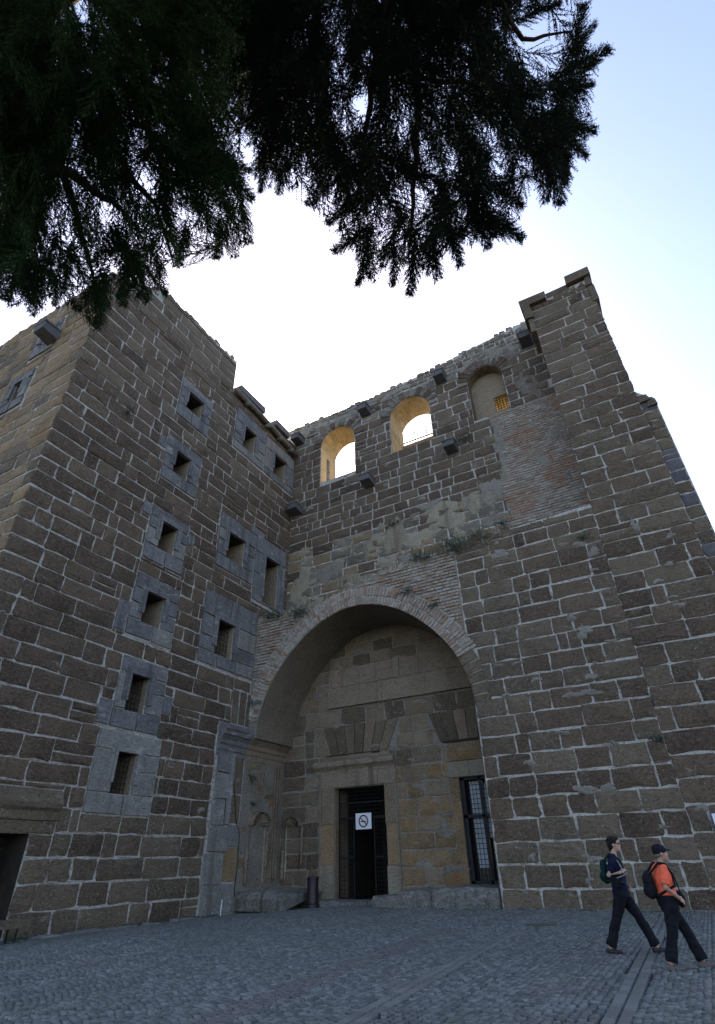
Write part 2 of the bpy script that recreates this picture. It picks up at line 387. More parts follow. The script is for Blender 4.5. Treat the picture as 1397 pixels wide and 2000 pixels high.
def patch(parent, plane, cu, cz, ru, rz, mat, name='plaster_patch', d=.055, seed=0, n=30):
    """irregular skin of old plaster lying over the blocks"""
    r = random.Random(seed); ph = [r.uniform(0, 6.28) for _ in range(5)]
    V = [plane['P'](cu, cz, d+.01)]; rings = 3
    for k in range(1, rings+1):
        for i in range(n):
            a = 2*pi*i/n; q = 1+.22*sin(2*a+ph[0])+.16*sin(3*a+ph[1])+.12*sin(5*a+ph[2])+.1*sin(8*a+ph[3])+r.uniform(-.06, .06)*(k == rings)
            f = k/rings*q
            V.append(plane['P'](cu+ru*f*cos(a), cz+rz*f*sin(a), (d+r.uniform(-.006, .012)) if k < rings else -.02))
    Fs = [(0, 1+i, 1+(i+1) % n) for i in range(n)]
    for k in range(rings-1):
        o = 1+k*n
        Fs += [(o+i, o+n+i, o+n+(i+1) % n, o+(i+1) % n) for i in range(n)]
    mb = MB().add(V, Fs, r.random()); return mb.obj(name, mat, parent, smooth_=True)

def smears(parent, plane, u0, u1, z0, z1, n, mat, seed, size=(.08, .32), ok=lambda u, z: True):
    """splashes of lime mortar trowelled over the block faces"""
    r = random.Random(seed); mb = MB(); k = 0
    while k < n:
        cu, cz = r.uniform(u0, u1), r.uniform(z0, z1); k += 1
        if not ok(cu, cz): continue
        ru = r.uniform(*size)*1.5; rz = ru*r.uniform(.25, .7); m_ = 11; ph = r.uniform(0, 6); V = [plane['P'](cu, cz, .075)]
        for i in range(m_):
            a = 2*pi*i/m_; q = 1+.3*sin(2*a+ph)+.25*sin(3*a+ph*2)+r.uniform(-.2, .2); V.append(plane['P'](cu+ru*q*cos(a), cz+rz*q*sin(a), .035))
        mb.add(V, [(0, 1+i, 1+(i+1) % m_) for i in range(m_)], r.random())
    return mb.obj('mortar_smear', 'mortar_dim' if mat == 'mortar' else mat, parent, kind='stuff')

# ================================================================== GROUND
def paved_ground():
    xs = [-400, -60, -20, -18.5, -16.5, -14.5, -12.5, -6, 0, 6, 20, 60, 400]; ys = [-400, -60, -10, 0, 10, 20, 26, 30, 60, 400]
    V = [(x, y, gz(x, y)-.045) for y in ys for x in xs]; nx = len(xs)
    Fs = [(j*nx+i, j*nx+i+1, (j+1)*nx+i+1, (j+1)*nx+i) for j in range(len(ys)-1) for i in range(nx-1)]
    g = link('ground', mesh('ground', V, Fs, ['ground']), kind='structure'); return g
ground = paved_ground()
STRIPS = [((-1.62, 21.5), (-1.22, 3.0), 2), ((-4.75, 18.4), (-3.55, 3.0), 2)]
REDS = [((-6.3, 15.6), (-5.0, 3.5), 1)]
def strip_d(x, y, s):
    (x0, y0), (x1, y1), n = s
    if not (min(y0, y1) <= y <= max(y0, y1)): return 9
    f = (y-y0)/(y1-y0); return abs(x-(x0+(x1-x0)*f))
def make_cobbles():
    rs = np.random.default_rng(3); W = 1.55; s = .112; C = []
    R = W*.60
    for c in range(-13, 5):
        xc = c*W
        for k in range(0, 250):
            yb = 1.6+k*s
            if yb > 26: break
            nst = 17
            amax = math.asin(W/2/R)
            for i in range(nst):
                a = -amax+(i+.5)*2*amax/nst+rs.uniform(-.012, .012)
                x = xc+R*sin(a); y = yb+R*cos(a)-R*.55
                if y > (22.2 if not (-16.0 < x < -11.75) else 25.3) or y < 1.5: continue
                if x < XL+.05 or (y > 22.3 and x < -16.0) or x > 5.5: continue
                if any(strip_d(x, y, q) < .17 for q in STRIPS) or any(strip_d(x, y, q) < .22 for q in REDS): continue
                C.append((x, y, -a+rs.uniform(-.12, .12), R*2*amax/nst*.84*rs.uniform(.84, 1.06), s*.80*rs.uniform(.84, 1.06)))
    K = []
    for (p0, p1, n) in STRIPS:
        ln = math.dist(p0, p1); ang = math.atan2(p1[1]-p0[1], p1[0]-p0[0])
        for side in (-1, 1):
            t = 0
            while t < ln:
                l_ = rs.uniform(.20, .32); f = (t+l_/2)/ln
                x = p0[0]+(p1[0]-p0[0])*f-sin(ang)*side*.078; y = p0[1]+(p1[1]-p0[1])*f+cos(ang)*side*.078
                K.append((x, y, ang, l_-.015, .135)); t += l_
    RD = []
    for (p0, p1, n) in REDS:
        ln = math.dist(p0, p1); ang = math.atan2(p1[1]-p0[1], p1[0]-p0[0])
        for side in (-1.5, -.5, .5, 1.5):
            t = rs.uniform(0, .1)
            while t < ln:
                l_ = rs.uniform(.09, .13); f = (t+l_/2)/ln
                RD.append((p0[0]+(p1[0]-p0[0])*f-sin(ang)*side*.11, p0[1]+(p1[1]-p0[1])*f+cos(ang)*side*.11, ang, l_-.012, .097)); t += l_
    return np.array(C), np.array(K), np.array(RD)
TPL = np.array([(-.5, -.5, -.05), (.5, -.5, -.05), (.5, .5, -.05), (-.5, .5, -.05), (-.42, -.42, 0), (.42, -.42, 0), (.42, .42, 0), (-.42, .42, 0)])
TPF = [(0, 1, 5, 4), (1, 2, 6, 5), (2, 3, 7, 6), (3, 0, 4, 7), (4, 5, 6, 7)]
def cobble_field(name, A, mat, parent):
    rs = np.random.default_rng(5); n = len(A)
    T = np.repeat(TPL[None], n, 0); T[:, :, :2] += rs.uniform(-.06, .06, (n, 8, 2)); T[:, 4:, 2] += rs.uniform(-.006, .006, (n, 4))+rs.uniform(-.010, .005, (n, 1))
    x = T[:, :, 0]*A[:, 3:4]; y = T[:, :, 1]*A[:, 4:5]; c, s_ = np.cos(A[:, 2:3]), np.sin(A[:, 2:3])
    X = x*c-y*s_+A[:, 0:1]; Y = x*s_+y*c+A[:, 1:2]
    Z = T[:, :, 2]+np.where(X > -12.5, 0, -.28*np.minimum(1, (-12.5-X)/6))
    V = np.stack([X, Y, Z], 2).reshape(-1, 3); Fq = (np.array(TPF)[None]+8*np.arange(n)[:, None, None]).reshape(-1, 4)
    me = bpy.data.meshes.new(name); me.vertices.add(len(V)); me.vertices.foreach_set('co', V.ravel())
    me.loops.add(Fq.size); me.loops.foreach_set('vertex_index', Fq.ravel().astype(np.int32))
    me.polygons.add(len(Fq)); me.polygons.foreach_set('loop_start', np.arange(0, Fq.size, 4, dtype=np.int32))
    me.materials.append(M[mat]); a = me.attributes.new('tone', 'FLOAT', 'FACE'); a.data.foreach_set('value', np.repeat(rs.random(n), 5))
    me.update(); me.validate(); return link(name, me, parent, kind='stuff')
CA, KA, RA = make_cobbles()
paving = link('pavement', None, kind='structure')
def pscore(r):
    p = proj((r[0], r[1], 0)); d = (r[0]**2+r[1]**2)
    return r[3]*r[4]/d if (-20 < p[0] < 1417 and p[1] < 2020) else 0
sc_ = np.array([pscore(r) for r in CA]); order = np.argsort(-sc_)
single = CA[order[:300]]; rest_ = CA[order[300:]]
cob_me = []
for i in range(8):
    V = TPL.copy(); V[:, :2] += rng.uniform(-.06, .06, (8, 2)); V[4:, 2] += rng.uniform(-.004, .004, 4); cob_me.append(mesh('cobble', V, TPF, ['cobble']))
for i, r in enumerate(single):
    o = link('cobble', cob_me[i % 8], paving); o.location = (r[0], r[1], gz(r[0], r[1])+random.uniform(-.005, .003)); o.rotation_euler = (0, 0, r[2]); o.scale = (r[3], r[4], 1)
cobble_field('cobble', rest_, 'cobble', paving)
ksc = np.argsort(-np.array([pscore(r) for r in KA])); 
kme = mesh('kerb_stone', TPL, TPF, ['kerb'])
for r in KA[ksc[:120]]:
    o = link('kerb_stone', kme, paving); o.location = (r[0], r[1], .002); o.rotation_euler = (0, 0, r[2]); o.scale = (r[3], r[4], 1)
cobble_field('kerb_stone', KA[ksc[120:]], 'kerb', paving)
cobble_field('red_sett', RA, 'redsett', paving)
# pale edging slabs along the left wing and the worn slab before the door
mb = MB()
for y0, y1, o_ in ((12.9, 13.6, .5), (13.7, 15.2, .42), (15.3, 16.6, .36), (17.2, 17.6, .34), (18.5, 19.6, .34)):
    mb.box(XL+.25, XL+o_+.3, y0, y1, -.34, -.215, j=.03, t=random.random())
mb.obj('edging_slab', 'marble_worn', paving)
mb = MB()
for x0, x1 in ((-15.6, -14.3), (-14.25, -13.0), (-12.95, -11.9)): mb.box(x0, x1, 24.1+random.uniform(-.1, .1), 25.45, -.2, .07, j=.02, t=random.random())
mb.obj('threshold_slab', 'plinth', paving)

# ================================================================== SIDE WING (left)
wing = thing('side_wing', 'tall dark brown block wing with a column of small grey framed windows', 'building')
topL = [(8.4, 27.35), (9.8, 27.9), (11.4, 29.5), (17.9, 29.9), (17.95, 27.2), (26.2, 27.2)]
core = MB().prism([(8.4, -1)]+topL+[(26.2, -1)], lambda p, d: (d, p[0], p[1]), XL, -34).obj('wall', 'mortar', wing)
HOLES = [(14.6, 15.72, 22.9, 24.1), (14.6, 15.58, 18.42, 19.74), (14.64, 15.62, 13.95, 15.4), (14.62, 15.67, 10.3, 11.7), (14.72, 15.67, 6.66, 8.08), (14.82, 15.76, 3.73, 5.15),
         (19.4, 20.5, 23.6, 25.25), (22.6, 23.9, 23.55, 25.2), (19.2, 20.6, 15.55, 17.15), (22.55, 23.9, 14.1, 17.15), (19.25, 20.5, 10.2, 11.97)]
FR = [(14.0, 16.45, 22.0, 24.8), (13.9, 16.4, 17.68, 20.45), (13.9, 16.35, 13.15, 16.0), (13.9, 16.5, 9.57, 12.42), (14.15, 16.6, 5.95, 8.73), (13.85, 16.9, 3.05, 5.85),
      (18.5, 21.55, 23.0, 26.25), (21.6, 24.9, 23.0, 26.15), (18.4, 21.55, 14.78, 18.1), (21.6, 24.6, 14.1, 18.3), (18.1, 22.25, 9.57, 13.3)]
EARS = [(13.4, 13.88, 15.3, 15.95), (16.37, 16.8, 15.0, 15.6), (13.45, 13.88, 19.4, 20.1), (13.35, 13.88, 9.6, 10.9), (16.62, 17.1, 6.9, 7.6), (13.55, 14.12, 6.0, 6.9), (21.0, 22.3, 18.12, 18.6)]
DOORL = (10.1, 12.2, -1.0, 2.4)
cut = []
for h in HOLES+[DOORL]: cut.append(MB().box(XL-1.3, XL+1, h[0], h[1], h[2], h[3]).obj('cutter', 'inside'))
cut += [MB().box(-22.9, -22.2, 7.5, 9.7, 23.9, 25.1).obj('cutter', 'inside'), MB().box(-23.6, -22.9, 7.5, 9.7, 20.3, 21.6).obj('cutter', 'inside')]
boolean(core, cut)
def frame_slabs(win, plane, fr, h, mat='marble', proud=.075, lenr=(.9, 1.6)):
    f0, f1, z0, z1 = fr; a, b, c, d = h
    R = []
    def split(u0, u1, w0, w1, l=lenr):
        n = max(1, round((u1-u0)/((l[0]+l[1])/2))); e = [u0+(u1-u0)*i/n+(random.uniform(-.15, .15) if 0 < i < n else 0) for i in range(n+1)]
        for p, q in zip(e[:-1], e[1:]): R.append((p, q, w0, w1))
    split(f0, f1, d, z1, (1.6, 3.0)); split(f0, f1, z0, c)
    zm = c+(d-c)*random.uniform(.4, .6)
    for s0, s1 in ((f0, a), (b, f1)):
        if s1-s0 > .1:
            if random.random() < .7: R.append((s0, s1, c, zm)); R.append((s0, s1, zm, d))
            else: R.append((s0, s1, c, d))
    for q in R:
        p = proud*random.uniform(.75, 1.2); g = random.uniform(.006, .018)
        nm = 'lintel' if q[2] >= d-.01 else 'sill' if q[3] <= c+.01 else 'jamb'
        mb = MB(); P = plane['P']; u0, u1, w0, w1 = q[0]+g, q[1]-g, q[2]+g, q[3]-g
        V = [P(u0, w0, -.25), P(u1, w0, -.25), P(u1, w1, -.25), P(u0, w1, -.25)]+[P(u0+.012+random.uniform(0, .04), w0+.012+random.uniform(0, .03), p), P(u1-.012-random.uniform(0, .03), w0+.012+random.uniform(0, .04), p), P(u1-.012-random.uniform(0, .04), w1-.012-random.uniform(0, .03), p), P(u0+.012, w1-.012, p)]
        mb.add(V, BOXF, random.random()); mb.obj(nm, mat if random.random() < .75 else 'marble_worn', win)
    for k, (e, pp) in enumerate(((.30, .105), (.15, .13))):      # stepped fascia round the top of the opening
        e0, e1, zt = max(a-e, f0+.02), min(b+e, f1-.02), min(d+e, z1-.03)
        mbm = MB(); P = plane['P']; n_ = e-.15 if k == 0 else 0
        for (u0, u1, w0, w1) in ((e0, e1, d+n_*.9, zt), (e0, a-n_, c+.35, d+n_*.9), (b+n_, e1, c+.35, d+n_*.9)):
            if u1-u0 < .03: continue
            V = [P(u0, w0, 0), P(u1, w0, 0), P(u1, w1, 0), P(u0, w1, 0), P(u0+.01, w0, pp), P(u1-.01, w0, pp), P(u1-.01, w1-.01, pp), P(u0+.01, w1-.01, pp)]
            mbm.add(V, BOXF)
        mbm.obj('fascia', mat, win)
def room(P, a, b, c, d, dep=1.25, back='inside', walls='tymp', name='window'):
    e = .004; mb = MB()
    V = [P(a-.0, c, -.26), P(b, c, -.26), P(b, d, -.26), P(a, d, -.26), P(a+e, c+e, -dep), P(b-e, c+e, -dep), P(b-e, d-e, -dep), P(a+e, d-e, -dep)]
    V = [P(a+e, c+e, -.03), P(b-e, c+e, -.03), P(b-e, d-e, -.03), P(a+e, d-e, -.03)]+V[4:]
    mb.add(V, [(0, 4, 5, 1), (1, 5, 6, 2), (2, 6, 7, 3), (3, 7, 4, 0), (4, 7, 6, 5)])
    me = mesh(name, mb.v, mb.f, [walls, back]); me.polygons[4].material_index = 1; me.polygons[2].material_index = 1  # back and ceiling coloured dark in place of shade, jambs left pale
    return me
def grille(parent, plane, a, b, c, d, dep, nx, nz, r=.014, name='grille'):
    mb = MB(); P = plane['P']
    for i in range(nx+1): u = a+(b-a)*i/nx; mb.tube([P(u, c, -dep), P(u, d, -dep)], r, 5)
    for i in range(nz+1): z = c+(d-c)*i/nz; mb.tube([P(a, z, -dep-.012), P(b, z, -dep-.012)], r, 5)
    return mb.obj(name, 'iron', parent)
for i, (h, fr) in enumerate(zip(HOLES, FR)):
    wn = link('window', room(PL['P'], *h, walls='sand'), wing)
    frame_slabs(wn, PL, fr, h, 'marble_worn' if i in (5,) else 'marble')
    if i in (4, 5, 10): grille(wn, PL, h[0]+.02, h[1]-.02, h[2]+.02, h[3]-.02, .35, 5, 7)
for j, e in enumerate(EARS):
    mb = MB(); P = PL['P']; u0, u1, w0, w1 = e
    mb.add([P(u0, w0, -.1), P(u1, w0, -.1), P(u1, w1, -.1), P(u0, w1, -.1), P(u0+.02, w0+.02, .06), P(u1-.02, w0+.02, .06), P(u1-.02, w1-.02, .06), P(u0+.02, w1-.02, .06)], BOXF)
    mb.obj('marble_block', 'marble', wing)
# left door, its lintel and hood moulding
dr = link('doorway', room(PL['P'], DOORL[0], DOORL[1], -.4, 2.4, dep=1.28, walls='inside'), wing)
grille(dr, PL, DOORL[0], DOORL[1]-.35, -.3, 2.4, .6, 10, 14, .012)
mould(dr, PL, [(0, 2.42), (.07, 2.42), (.08, 2.75), (.14, 2.78), (.15, 3.02), (.24, 3.12), (.27, 3.25), (.16, 3.42), (.10, 3.62), (0, 3.66)], 8.9, 12.95, 'stone_grey', 'lintel', .012)
# lower right: portal pilaster and jamb wall
for (u0, u1, a, b, mt, pr) in ((20.25, 21.35, -.25, .75, 'marble_worn', .16), (20.15, 21.3, .78, 1.9, 'marble_worn', .14), (20.3, 21.45, 1.93, 2.9, 'marble_worn', .16), (20.3, 21.1, 2.93, 3.95, 'marble_worn', .10),
                           (20.35, 21.2, 3.98, 5.0, 'marble_worn', .13), (20.35, 21.15, 5.03, 5.9, 'marble', .12), (21.4, 22.25, -.25, .8, 'marble_worn', .05), (21.38, 22.3, .83, 2.1, 'ochre', .04), (21.5, 22.3, 2.13, 3.0, 'marble_worn', .06),
                           (21.2, 22.2, 3.03, 4.2, 'stone_grey', .05), (21.25, 22.2, 4.25, 5.9, 'stone_grey', .04)):
    mb = MB(); P = PL['P']; R = lambda: random.uniform(-.03, .03)
    mb.add([P(u0, a, -.1), P(u1, a, -.1), P(u1, b, -.1), P(u0, b, -.1), P(u0+.03+R(), a+.02+R(), pr+R()/2), P(u1-.03+R(), a+.02, pr+R()/2), P(u1-.03+R(), b-.02+R(), pr+R()/2), P(u0+.03, b-.02+R(), pr+R()/2)], BOXF, random.random())
    mb.obj('pilaster_block', mt, wing)
for k, u in enumerate((21.2, 21.32, 21.44)):
    mb = MB().tube([PL['P'](u, 3.0, .10), PL['P'](u, 5.85, .10)], .055, 6); mb.obj('pilaster_fillet', 'marble_worn', wing)
CORN = [(0, 5.75), (.06, 5.75), (.07, 5.95), (.12, 6.0), (.13, 6.2), (.20, 6.26), (.22, 6.42), (.34, 6.56), (.42, 6.62), (.44, 6.80), (.5, 6.86), (.5, 7.0), (.3, 7.12), (0, 7.14)]
mould(wing, PL, CORN, 20.2, 22.2, 'marble', 'cornice', .02)
mould(wing, PL, [(d*.9, z+(.0 if z > 6 else 0)) for d, z in CORN], 22.22, 25.48, 'tymp', 'cornice', .02)
# jack arch stones and dark relieving slot above the portal cornice
for k in range(4):
    u = 21.0+k*.52; lean = (u-21.6)*.16
    mb = MB(); P = PL['P']; a, b = 7.25, 8.85
    mb.add([P(u, a, -.1), P(u+.44, a, -.1), P(u+.48+lean, b, -.1), P(u+lean, b, -.1), P(u+.02, a+.03, .05), P(u+.42, a+.03, .05), P(u+.46+lean, b-.03, .05), P(u+.02+lean, b-.03, .05)], BOXF, random.random())
    mb.obj('voussoir', 'stone_grey', wing)
zs = rows(-.3, 29.6, .70, .08, 3)
def wing_u1(z): return 17.9 if z > 27.25 else (22.25 if z < 13 else 24.95)
def wing_u0(z): return 8.35 if z < 27.35 else (9.9 if z < 27.9 else 10.6 if z < 28.8 else 11.5)
ex = list(FR)+[e for e in EARS]+[DOORL, (8.9, 13.0, 2.4, 3.68), (20.15, 22.3, -.4, 7.2), (20.95, 23, 7.2, 8.9), (21.55, 25, 13.9, 14.2)]
wm = lambda u, z: ('stone_grey' if (z < 3 and random.random() < .75) or z > 27.4 or (z > 21 and random.random() < .4) else 'stone')
build_stones(wing, PL, lay(zs, wing_u0, wing_u1, ex, (.95, 2.1), 5), 'stone', limit=250, matf=wm, joint=.040)
# the jamb wall inside the arch (ochre carved remains)
jz = rows(.0, 5.7, .62, .15, 8)
build_stones(wing, PL, lay(jz, 22.3, 25.45, [(22.9, 24.35, .8, 3.1)], (.7, 1.5), 9), 'ochre', name='jamb_stone', joint=.02, proud=.03)
def niche(parent, plane, cu, z0, zs_, r, mat):
    P = plane['P']; mb = MB(); n = 12    # shell hood
    V = [P(cu, zs_+.05, -.0)]
    for k in range(2*n+1):
        a = pi*k/(2*n); rr = r*(1.0 if k % 2 else .88)*random.uniform(.85, 1.08)
        V.append(P(cu+rr*cos(a)*1.15, zs_+rr*sin(a)*.95, .34 if k % 2 else .22))
    mb.add(V, [(0, k, k+1) for k in range(1, 2*n+1)])
    V = [P(cu+r*1.2*cos(pi*k/n), zs_+r*sin(pi*k/n), .0) for k in range(n+1)]+[P(cu+r*1.15*cos(pi*k/n), zs_+r*.95*sin(pi*k/n), .34) for k in range(n+1)]
    mb.add(V, [(k, k+1, n+2+k, n+1+k) for k in range(n)])
    mb.obj('shell_hood', mat, parent)
    mb = MB(); V = []; m = 8
    for j in range(2):
        for k in range(m+1):
            a = pi*k/m; V.append(P(cu-r*cos(a), z0 if j == 0 else zs_, .10-.24*sin(a)))
    mb.add(V, [(k, k+1, m+2+k, m+1+k) for k in range(m)]); 
    top = [P(cu, zs_+r*.8, -.03)]; 
    V = [P(cu-r*cos(pi*k/m), zs_, .10-.24*sin(pi*k/m)) for k in range(m+1)]+[P(cu-r*.7*cos(pi*k/m), zs_+r*.55, .10-.16*sin(pi*k/m)) for k in range(m+1)]+[P(cu, zs_+r*.85, .10)]
    mb.add(V, [(k, k+1, m+2+k, m+1+k) for k in range(m)]+[(m+1+k, m+2+k, 2*m+2) for k in range(m)])
    mb.obj('niche', 'plaster', parent, smooth_=True)
    for s in (-1, 1):
        za, zb = (z0-.1, zs_-1.0) if s < 0 else (z0+.5, zs_-.2)
        mb = MB().tube([P(cu+s*(r+.12)+random.uniform(-.02, .02), za+(zb-za)*q/6, .10+random.uniform(-.02, .02)) for q in range(7)], [random.uniform(.06, .11) for q in range(7)], 8); mb.obj('niche_column', mat, parent, smooth_=True)
        V = MB(); V.box(0, 0, 0, 0, 0, 0)
niche(wing, PL, 23.6, .8, 3.0, .60, 'tymp')
niche(wing, PT, -17.75, .9, 3.0, .42, 'tymp')
for u in (24.75, 24.95, 25.15): MB().tube([PL['P'](u, .9, .08), PL['P'](u, 5.7, .08)], .06, 6).obj('pilaster_fillet', 'tymp', wing)
mould(wing, PL, [(0, 4.2), (.08, 4.2), (.16, 4.35), (.2, 4.5), (0, 4.55)], 23.9, 24.6, 'panel', 'bracket', .03)
for k in range(4): MB().tube([PL['P'](23.2+k*.2, 4.3, .03), PL['P'](23.2+k*.2+random.uniform(-.04, .04), 5.3, .03)], .05, 5).obj('carved_flute', 'tymp', wing)
# long crack in the portal, its shade drawn as a dark rod on the face
mb = MB(); cp = [(21.55, 5.7), (21.5, 4.9), (21.75, 4.1), (21.95, 3.2), (22.3, 2.6), (22.35, 1.5), (22.3, .6), (22.38, 0)]
mb.tube([PL['P'](u, z, .062) for u, z in cp], .022, 5); mb.obj('crack_shade', 'inside', wing)
# eave: gutter, joints, roof slabs; ragged top
mb = MB().tube([(XL+.28, 17.9, 27.15), (XL+.28, 20.6, 27.0), (XL+.28, 23.2, 26.75), (XL+.30, 24.75, 26.5)], .19, 10); mb.obj('gutter', 'gutter', wing, smooth_=True)
for y in (19.0, 21.2, 22.6, 23.9): MB().tube([(XL+.28, y, 27.1-(y-17.9)*.09), (XL+.28, y+.22, 27.08-(y-17.9)*.09)], .225, 10).obj('gutter_joint', 'marble_worn', wing)
for y0, y1 in ((18.2, 20.7), (22.0, 23.6)): 
    MB().box(XL-.6, XL+.45, y0, y1, 27.28, 27.78, j=.03).obj('roof_slab', 'tile', wing)
mb = MB()
for k in range(10): y = 20.7+k*.42; mb.box(XL-.7, XL+.12+random.uniform(0, .1), y, y+.38, 27.15, 27.32+random.uniform(0, .12), j=.03, t=random.random())
mb.obj('eave_stone', 'stone_grey', wing)
rubble(wing, PL, [(8.4, 27.35), (9.8, 27.9), (11.4, 29.5), (17.85, 29.9)], 1.2, 'stone_grey')
# front face of the wing, turned to the viewer on the far left, warm reflected light put into its block colours
PW = front(8.4)
zsw = rows(-.3, 27.4, .70, .08, 3)
build_stones(wing, PW, lay(zsw, -29.5, XL+.03, [(-23.6, -21.5, 23.2, 25.8), (-24.3, -22.2, 19.6, 22.3)], (.9, 1.9), 17), 'stone_grey', limit=50, joint=.05, matf=lambda u, z: random.choice(('tan', 'tan', 'ochre', 'stone_grey')))
for a, b, c, d, fr in ((-22.9, -22.2, 23.9, 25.1, (-23.5, -21.6, 23.3, 25.7)), (-23.6, -22.9, 20.3, 21.6, (-24.2, -22.3, 19.7, 22.2))):
    wn = link('window', room(PW['P'], a, b, c, d), wing); frame_slabs(wn, PW, fr, (a, b, c, d))
rubble(wing, PW, [(-30, 27.4), (-18.8, 27.35)], .9, 'stone_grey')

def corbel(parent, plane, u, z, w_=.72, out=.85, h=.55):
    mb = MB(); P = plane['P']
    V = [P(u-w_/2, z-h, -.1), P(u+w_/2, z-h, -.1), P(u+w_/2, z, -.1), P(u-w_/2, z, -.1), P(u-w_/2+.03, z-h+.14, out), P(u+w_/2-.03, z-h+.14, out), P(u+w_/2-.03, z-.02, out), P(u-w_/2+.03, z-.02, out)]
    V = [tuple(c+random.uniform(-.015, .015) for c in q) for q in V]
    mb.add(V, BOXF); o = mb.obj('corbel', 'corbel', parent)
    md = MB(); md.add([P(u-w_/2-.03, z, -.1), P(u+w_/2+.03, z, -.1), P(u+w_/2+.03, z+.1, -.1), P(u-w_/2-.03, z+.1, -.1), P(u-w_/2-.03, z, out+.04), P(u+w_/2+.03, z, out+.04), P(u+w_/2+.03, z+.09, out+.04), P(u-w_/2-.03, z+.09, out+.04)], BOXF)
    md.obj('cap', 'marble', o)
smears(wing, PL, 8.6, 24.8, 2, 29, 60, 'mortar', 301, size=(.05, .15), ok=lambda u, z: not any(f[0]-.2 < u < f[1]+.2 and f[2]-.2 < z < f[3]+.2 for f in FR) and not (u > 20 and z < 9) and not (u > 17.6 and z > 26.8))
corbel(wing, PW, -21.6, 24.1, .8, .9, .6)

# ================================================================== UPPER WALL
uw = thing('upper_wall', 'high ruined wall set back above the arch, with three arched openings against the sky', 'wall')
TH = 2.0
topU = [(-19.5, 29.1), (-17.3, 29.35), (-15, 29.2), (-12.3, 29.3), (-9.5, 29.5), (-6.7, 29.65), (-5.2, 29.95), (-3.7, 30.15), (-2.1, 30.3), (-.5, 30.5), (2.9, 30.5)]
core = MB().prism([(-19.5, 12.7)]+topU+[(2.9, 12.7)], lambda p, d: (p[0], d, p[1]), Y2, Y2+TH).obj('wall', 'mortar', uw)
AR = [(-16.25, -13.5, 23.3, 26.45), (-10.75, -7.85, 23.6, 26.5), (-5.15, -2.92, 23.8, 26.9)]   # u0,u1,sill,spring
def archpoly(a, b, s, sp, n=14, g=0.0):
    c, r = (a+b)/2, (b-a)/2+g
    return [(c-r, s-g), (c+r, s-g)]+[(c+r*cos(pi*k/n), sp+r*.98*sin(pi*k/n)) for k in range(n+1)]
cut = []
for i, q in enumerate(AR):
    cut.append(MB().prism(archpoly(*q), lambda p, d: (p[0], d, p[1]), Y2-1, Y2+(TH+1 if i < 2 else .75)).obj('cutter', 'reveal'))
cut.append(MB().box(-3.85, -3.0, Y2+.5, Y2+TH+1, 24.6, 25.75).obj('cutter', 'reveal'))
cut.append(MB().box(-16.25-.5, -16.2, Y2+.75, Y2+1.15, 23.3, 26.0).obj('cutter', 'inside'))
boolean(core, cut)
# reveals as their own lining
for i, q in enumerate(AR):
    a, b, s, sp = q; dep = TH if i < 2 else .75; poly = archpoly(a, b, s, sp, g=-.015); P = PU['P']
    n = len(poly); V = [P(u, z, .0) for u, z in poly]+[P(u, z, -dep) for u, z in poly]
    V, Fs, tn = [], [], []
    for k in range(n):
        if i == 0 and k == n-1: continue
        p_, q_ = poly[k], poly[(k+1) % n]; parts = max(1, round(math.dist(p_, q_)/.55)); 
        for m_ in range(parts):
            pa = [p_[w]+(q_[w]-p_[w])*m_/parts for w in (0, 1)]; pb = [p_[w]+(q_[w]-p_[w])*(m_+1)/parts for w in (0, 1)]
            cuts = [0]+sorted(dep*(f+random.uniform(-.1, .1)) for f in ((.33, .68) if dep > 1 else (.5,)))+[dep]
            for d0, d1 in zip(cuts[:-1], cuts[1:]):
                e_ = .012; sft = random.uniform(0, .022); cx0, cz0 = (a+b)/2, (s+sp)/2
                sh = lambda u, z: (u+(cx0-u)*sft/1.4, z+(cz0-z)*sft/2.0)
                m0 = len(V); A_, B_ = sh(*pa), sh(*pb); V += [P(*A_, -d0-e_), P(*A_, -d1+e_), P(*B_, -d1+e_), P(*B_, -d0-e_)]; Fs.append((m0, m0+1, m0+2, m0+3)); tn.append(random.random())
    if i == 0:   # leave the little side recess open in the left jamb
        x = a+.015
        for (d0, d1, z0, z1) in ((0, .75, s, sp), (1.15, TH, s, sp), (.75, 1.15, 26.0, sp)):
            m0 = len(V); V += [P(x, z0, -d0), P(x, z1, -d0), P(x, z1, -d1), P(x, z0, -d1)]; Fs.append((m0, m0+1, m0+2, m0+3)); tn.append(random.random())
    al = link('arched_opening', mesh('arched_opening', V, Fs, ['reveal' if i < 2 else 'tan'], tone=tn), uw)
    mb = MB()   # voussoirs round the arch head
    c, r = (a+b)/2, (b-a)/2; nv = 13
    for k in range(nv):
        a0, a1 = pi*k/nv+.02, pi*(k+1)/nv-.02; ro = r+random.uniform(.55, .8)
        quad = [(c+r*cos(a0), sp+r*sin(a0)), (c+ro*cos(a0), sp+ro*sin(a0)), (c+ro*cos(a1), sp+ro*sin(a1)), (c+r*cos(a1), sp+r*sin(a1))]
        vm = MB().add([P(u, z, -.1) for u, z in quad]+[P(u, z, .06+random.uniform(0, .04)) for u, z in quad], BOXF)
        vm.obj('voussoir', random.choice(('stone', 'stone_top')), al)
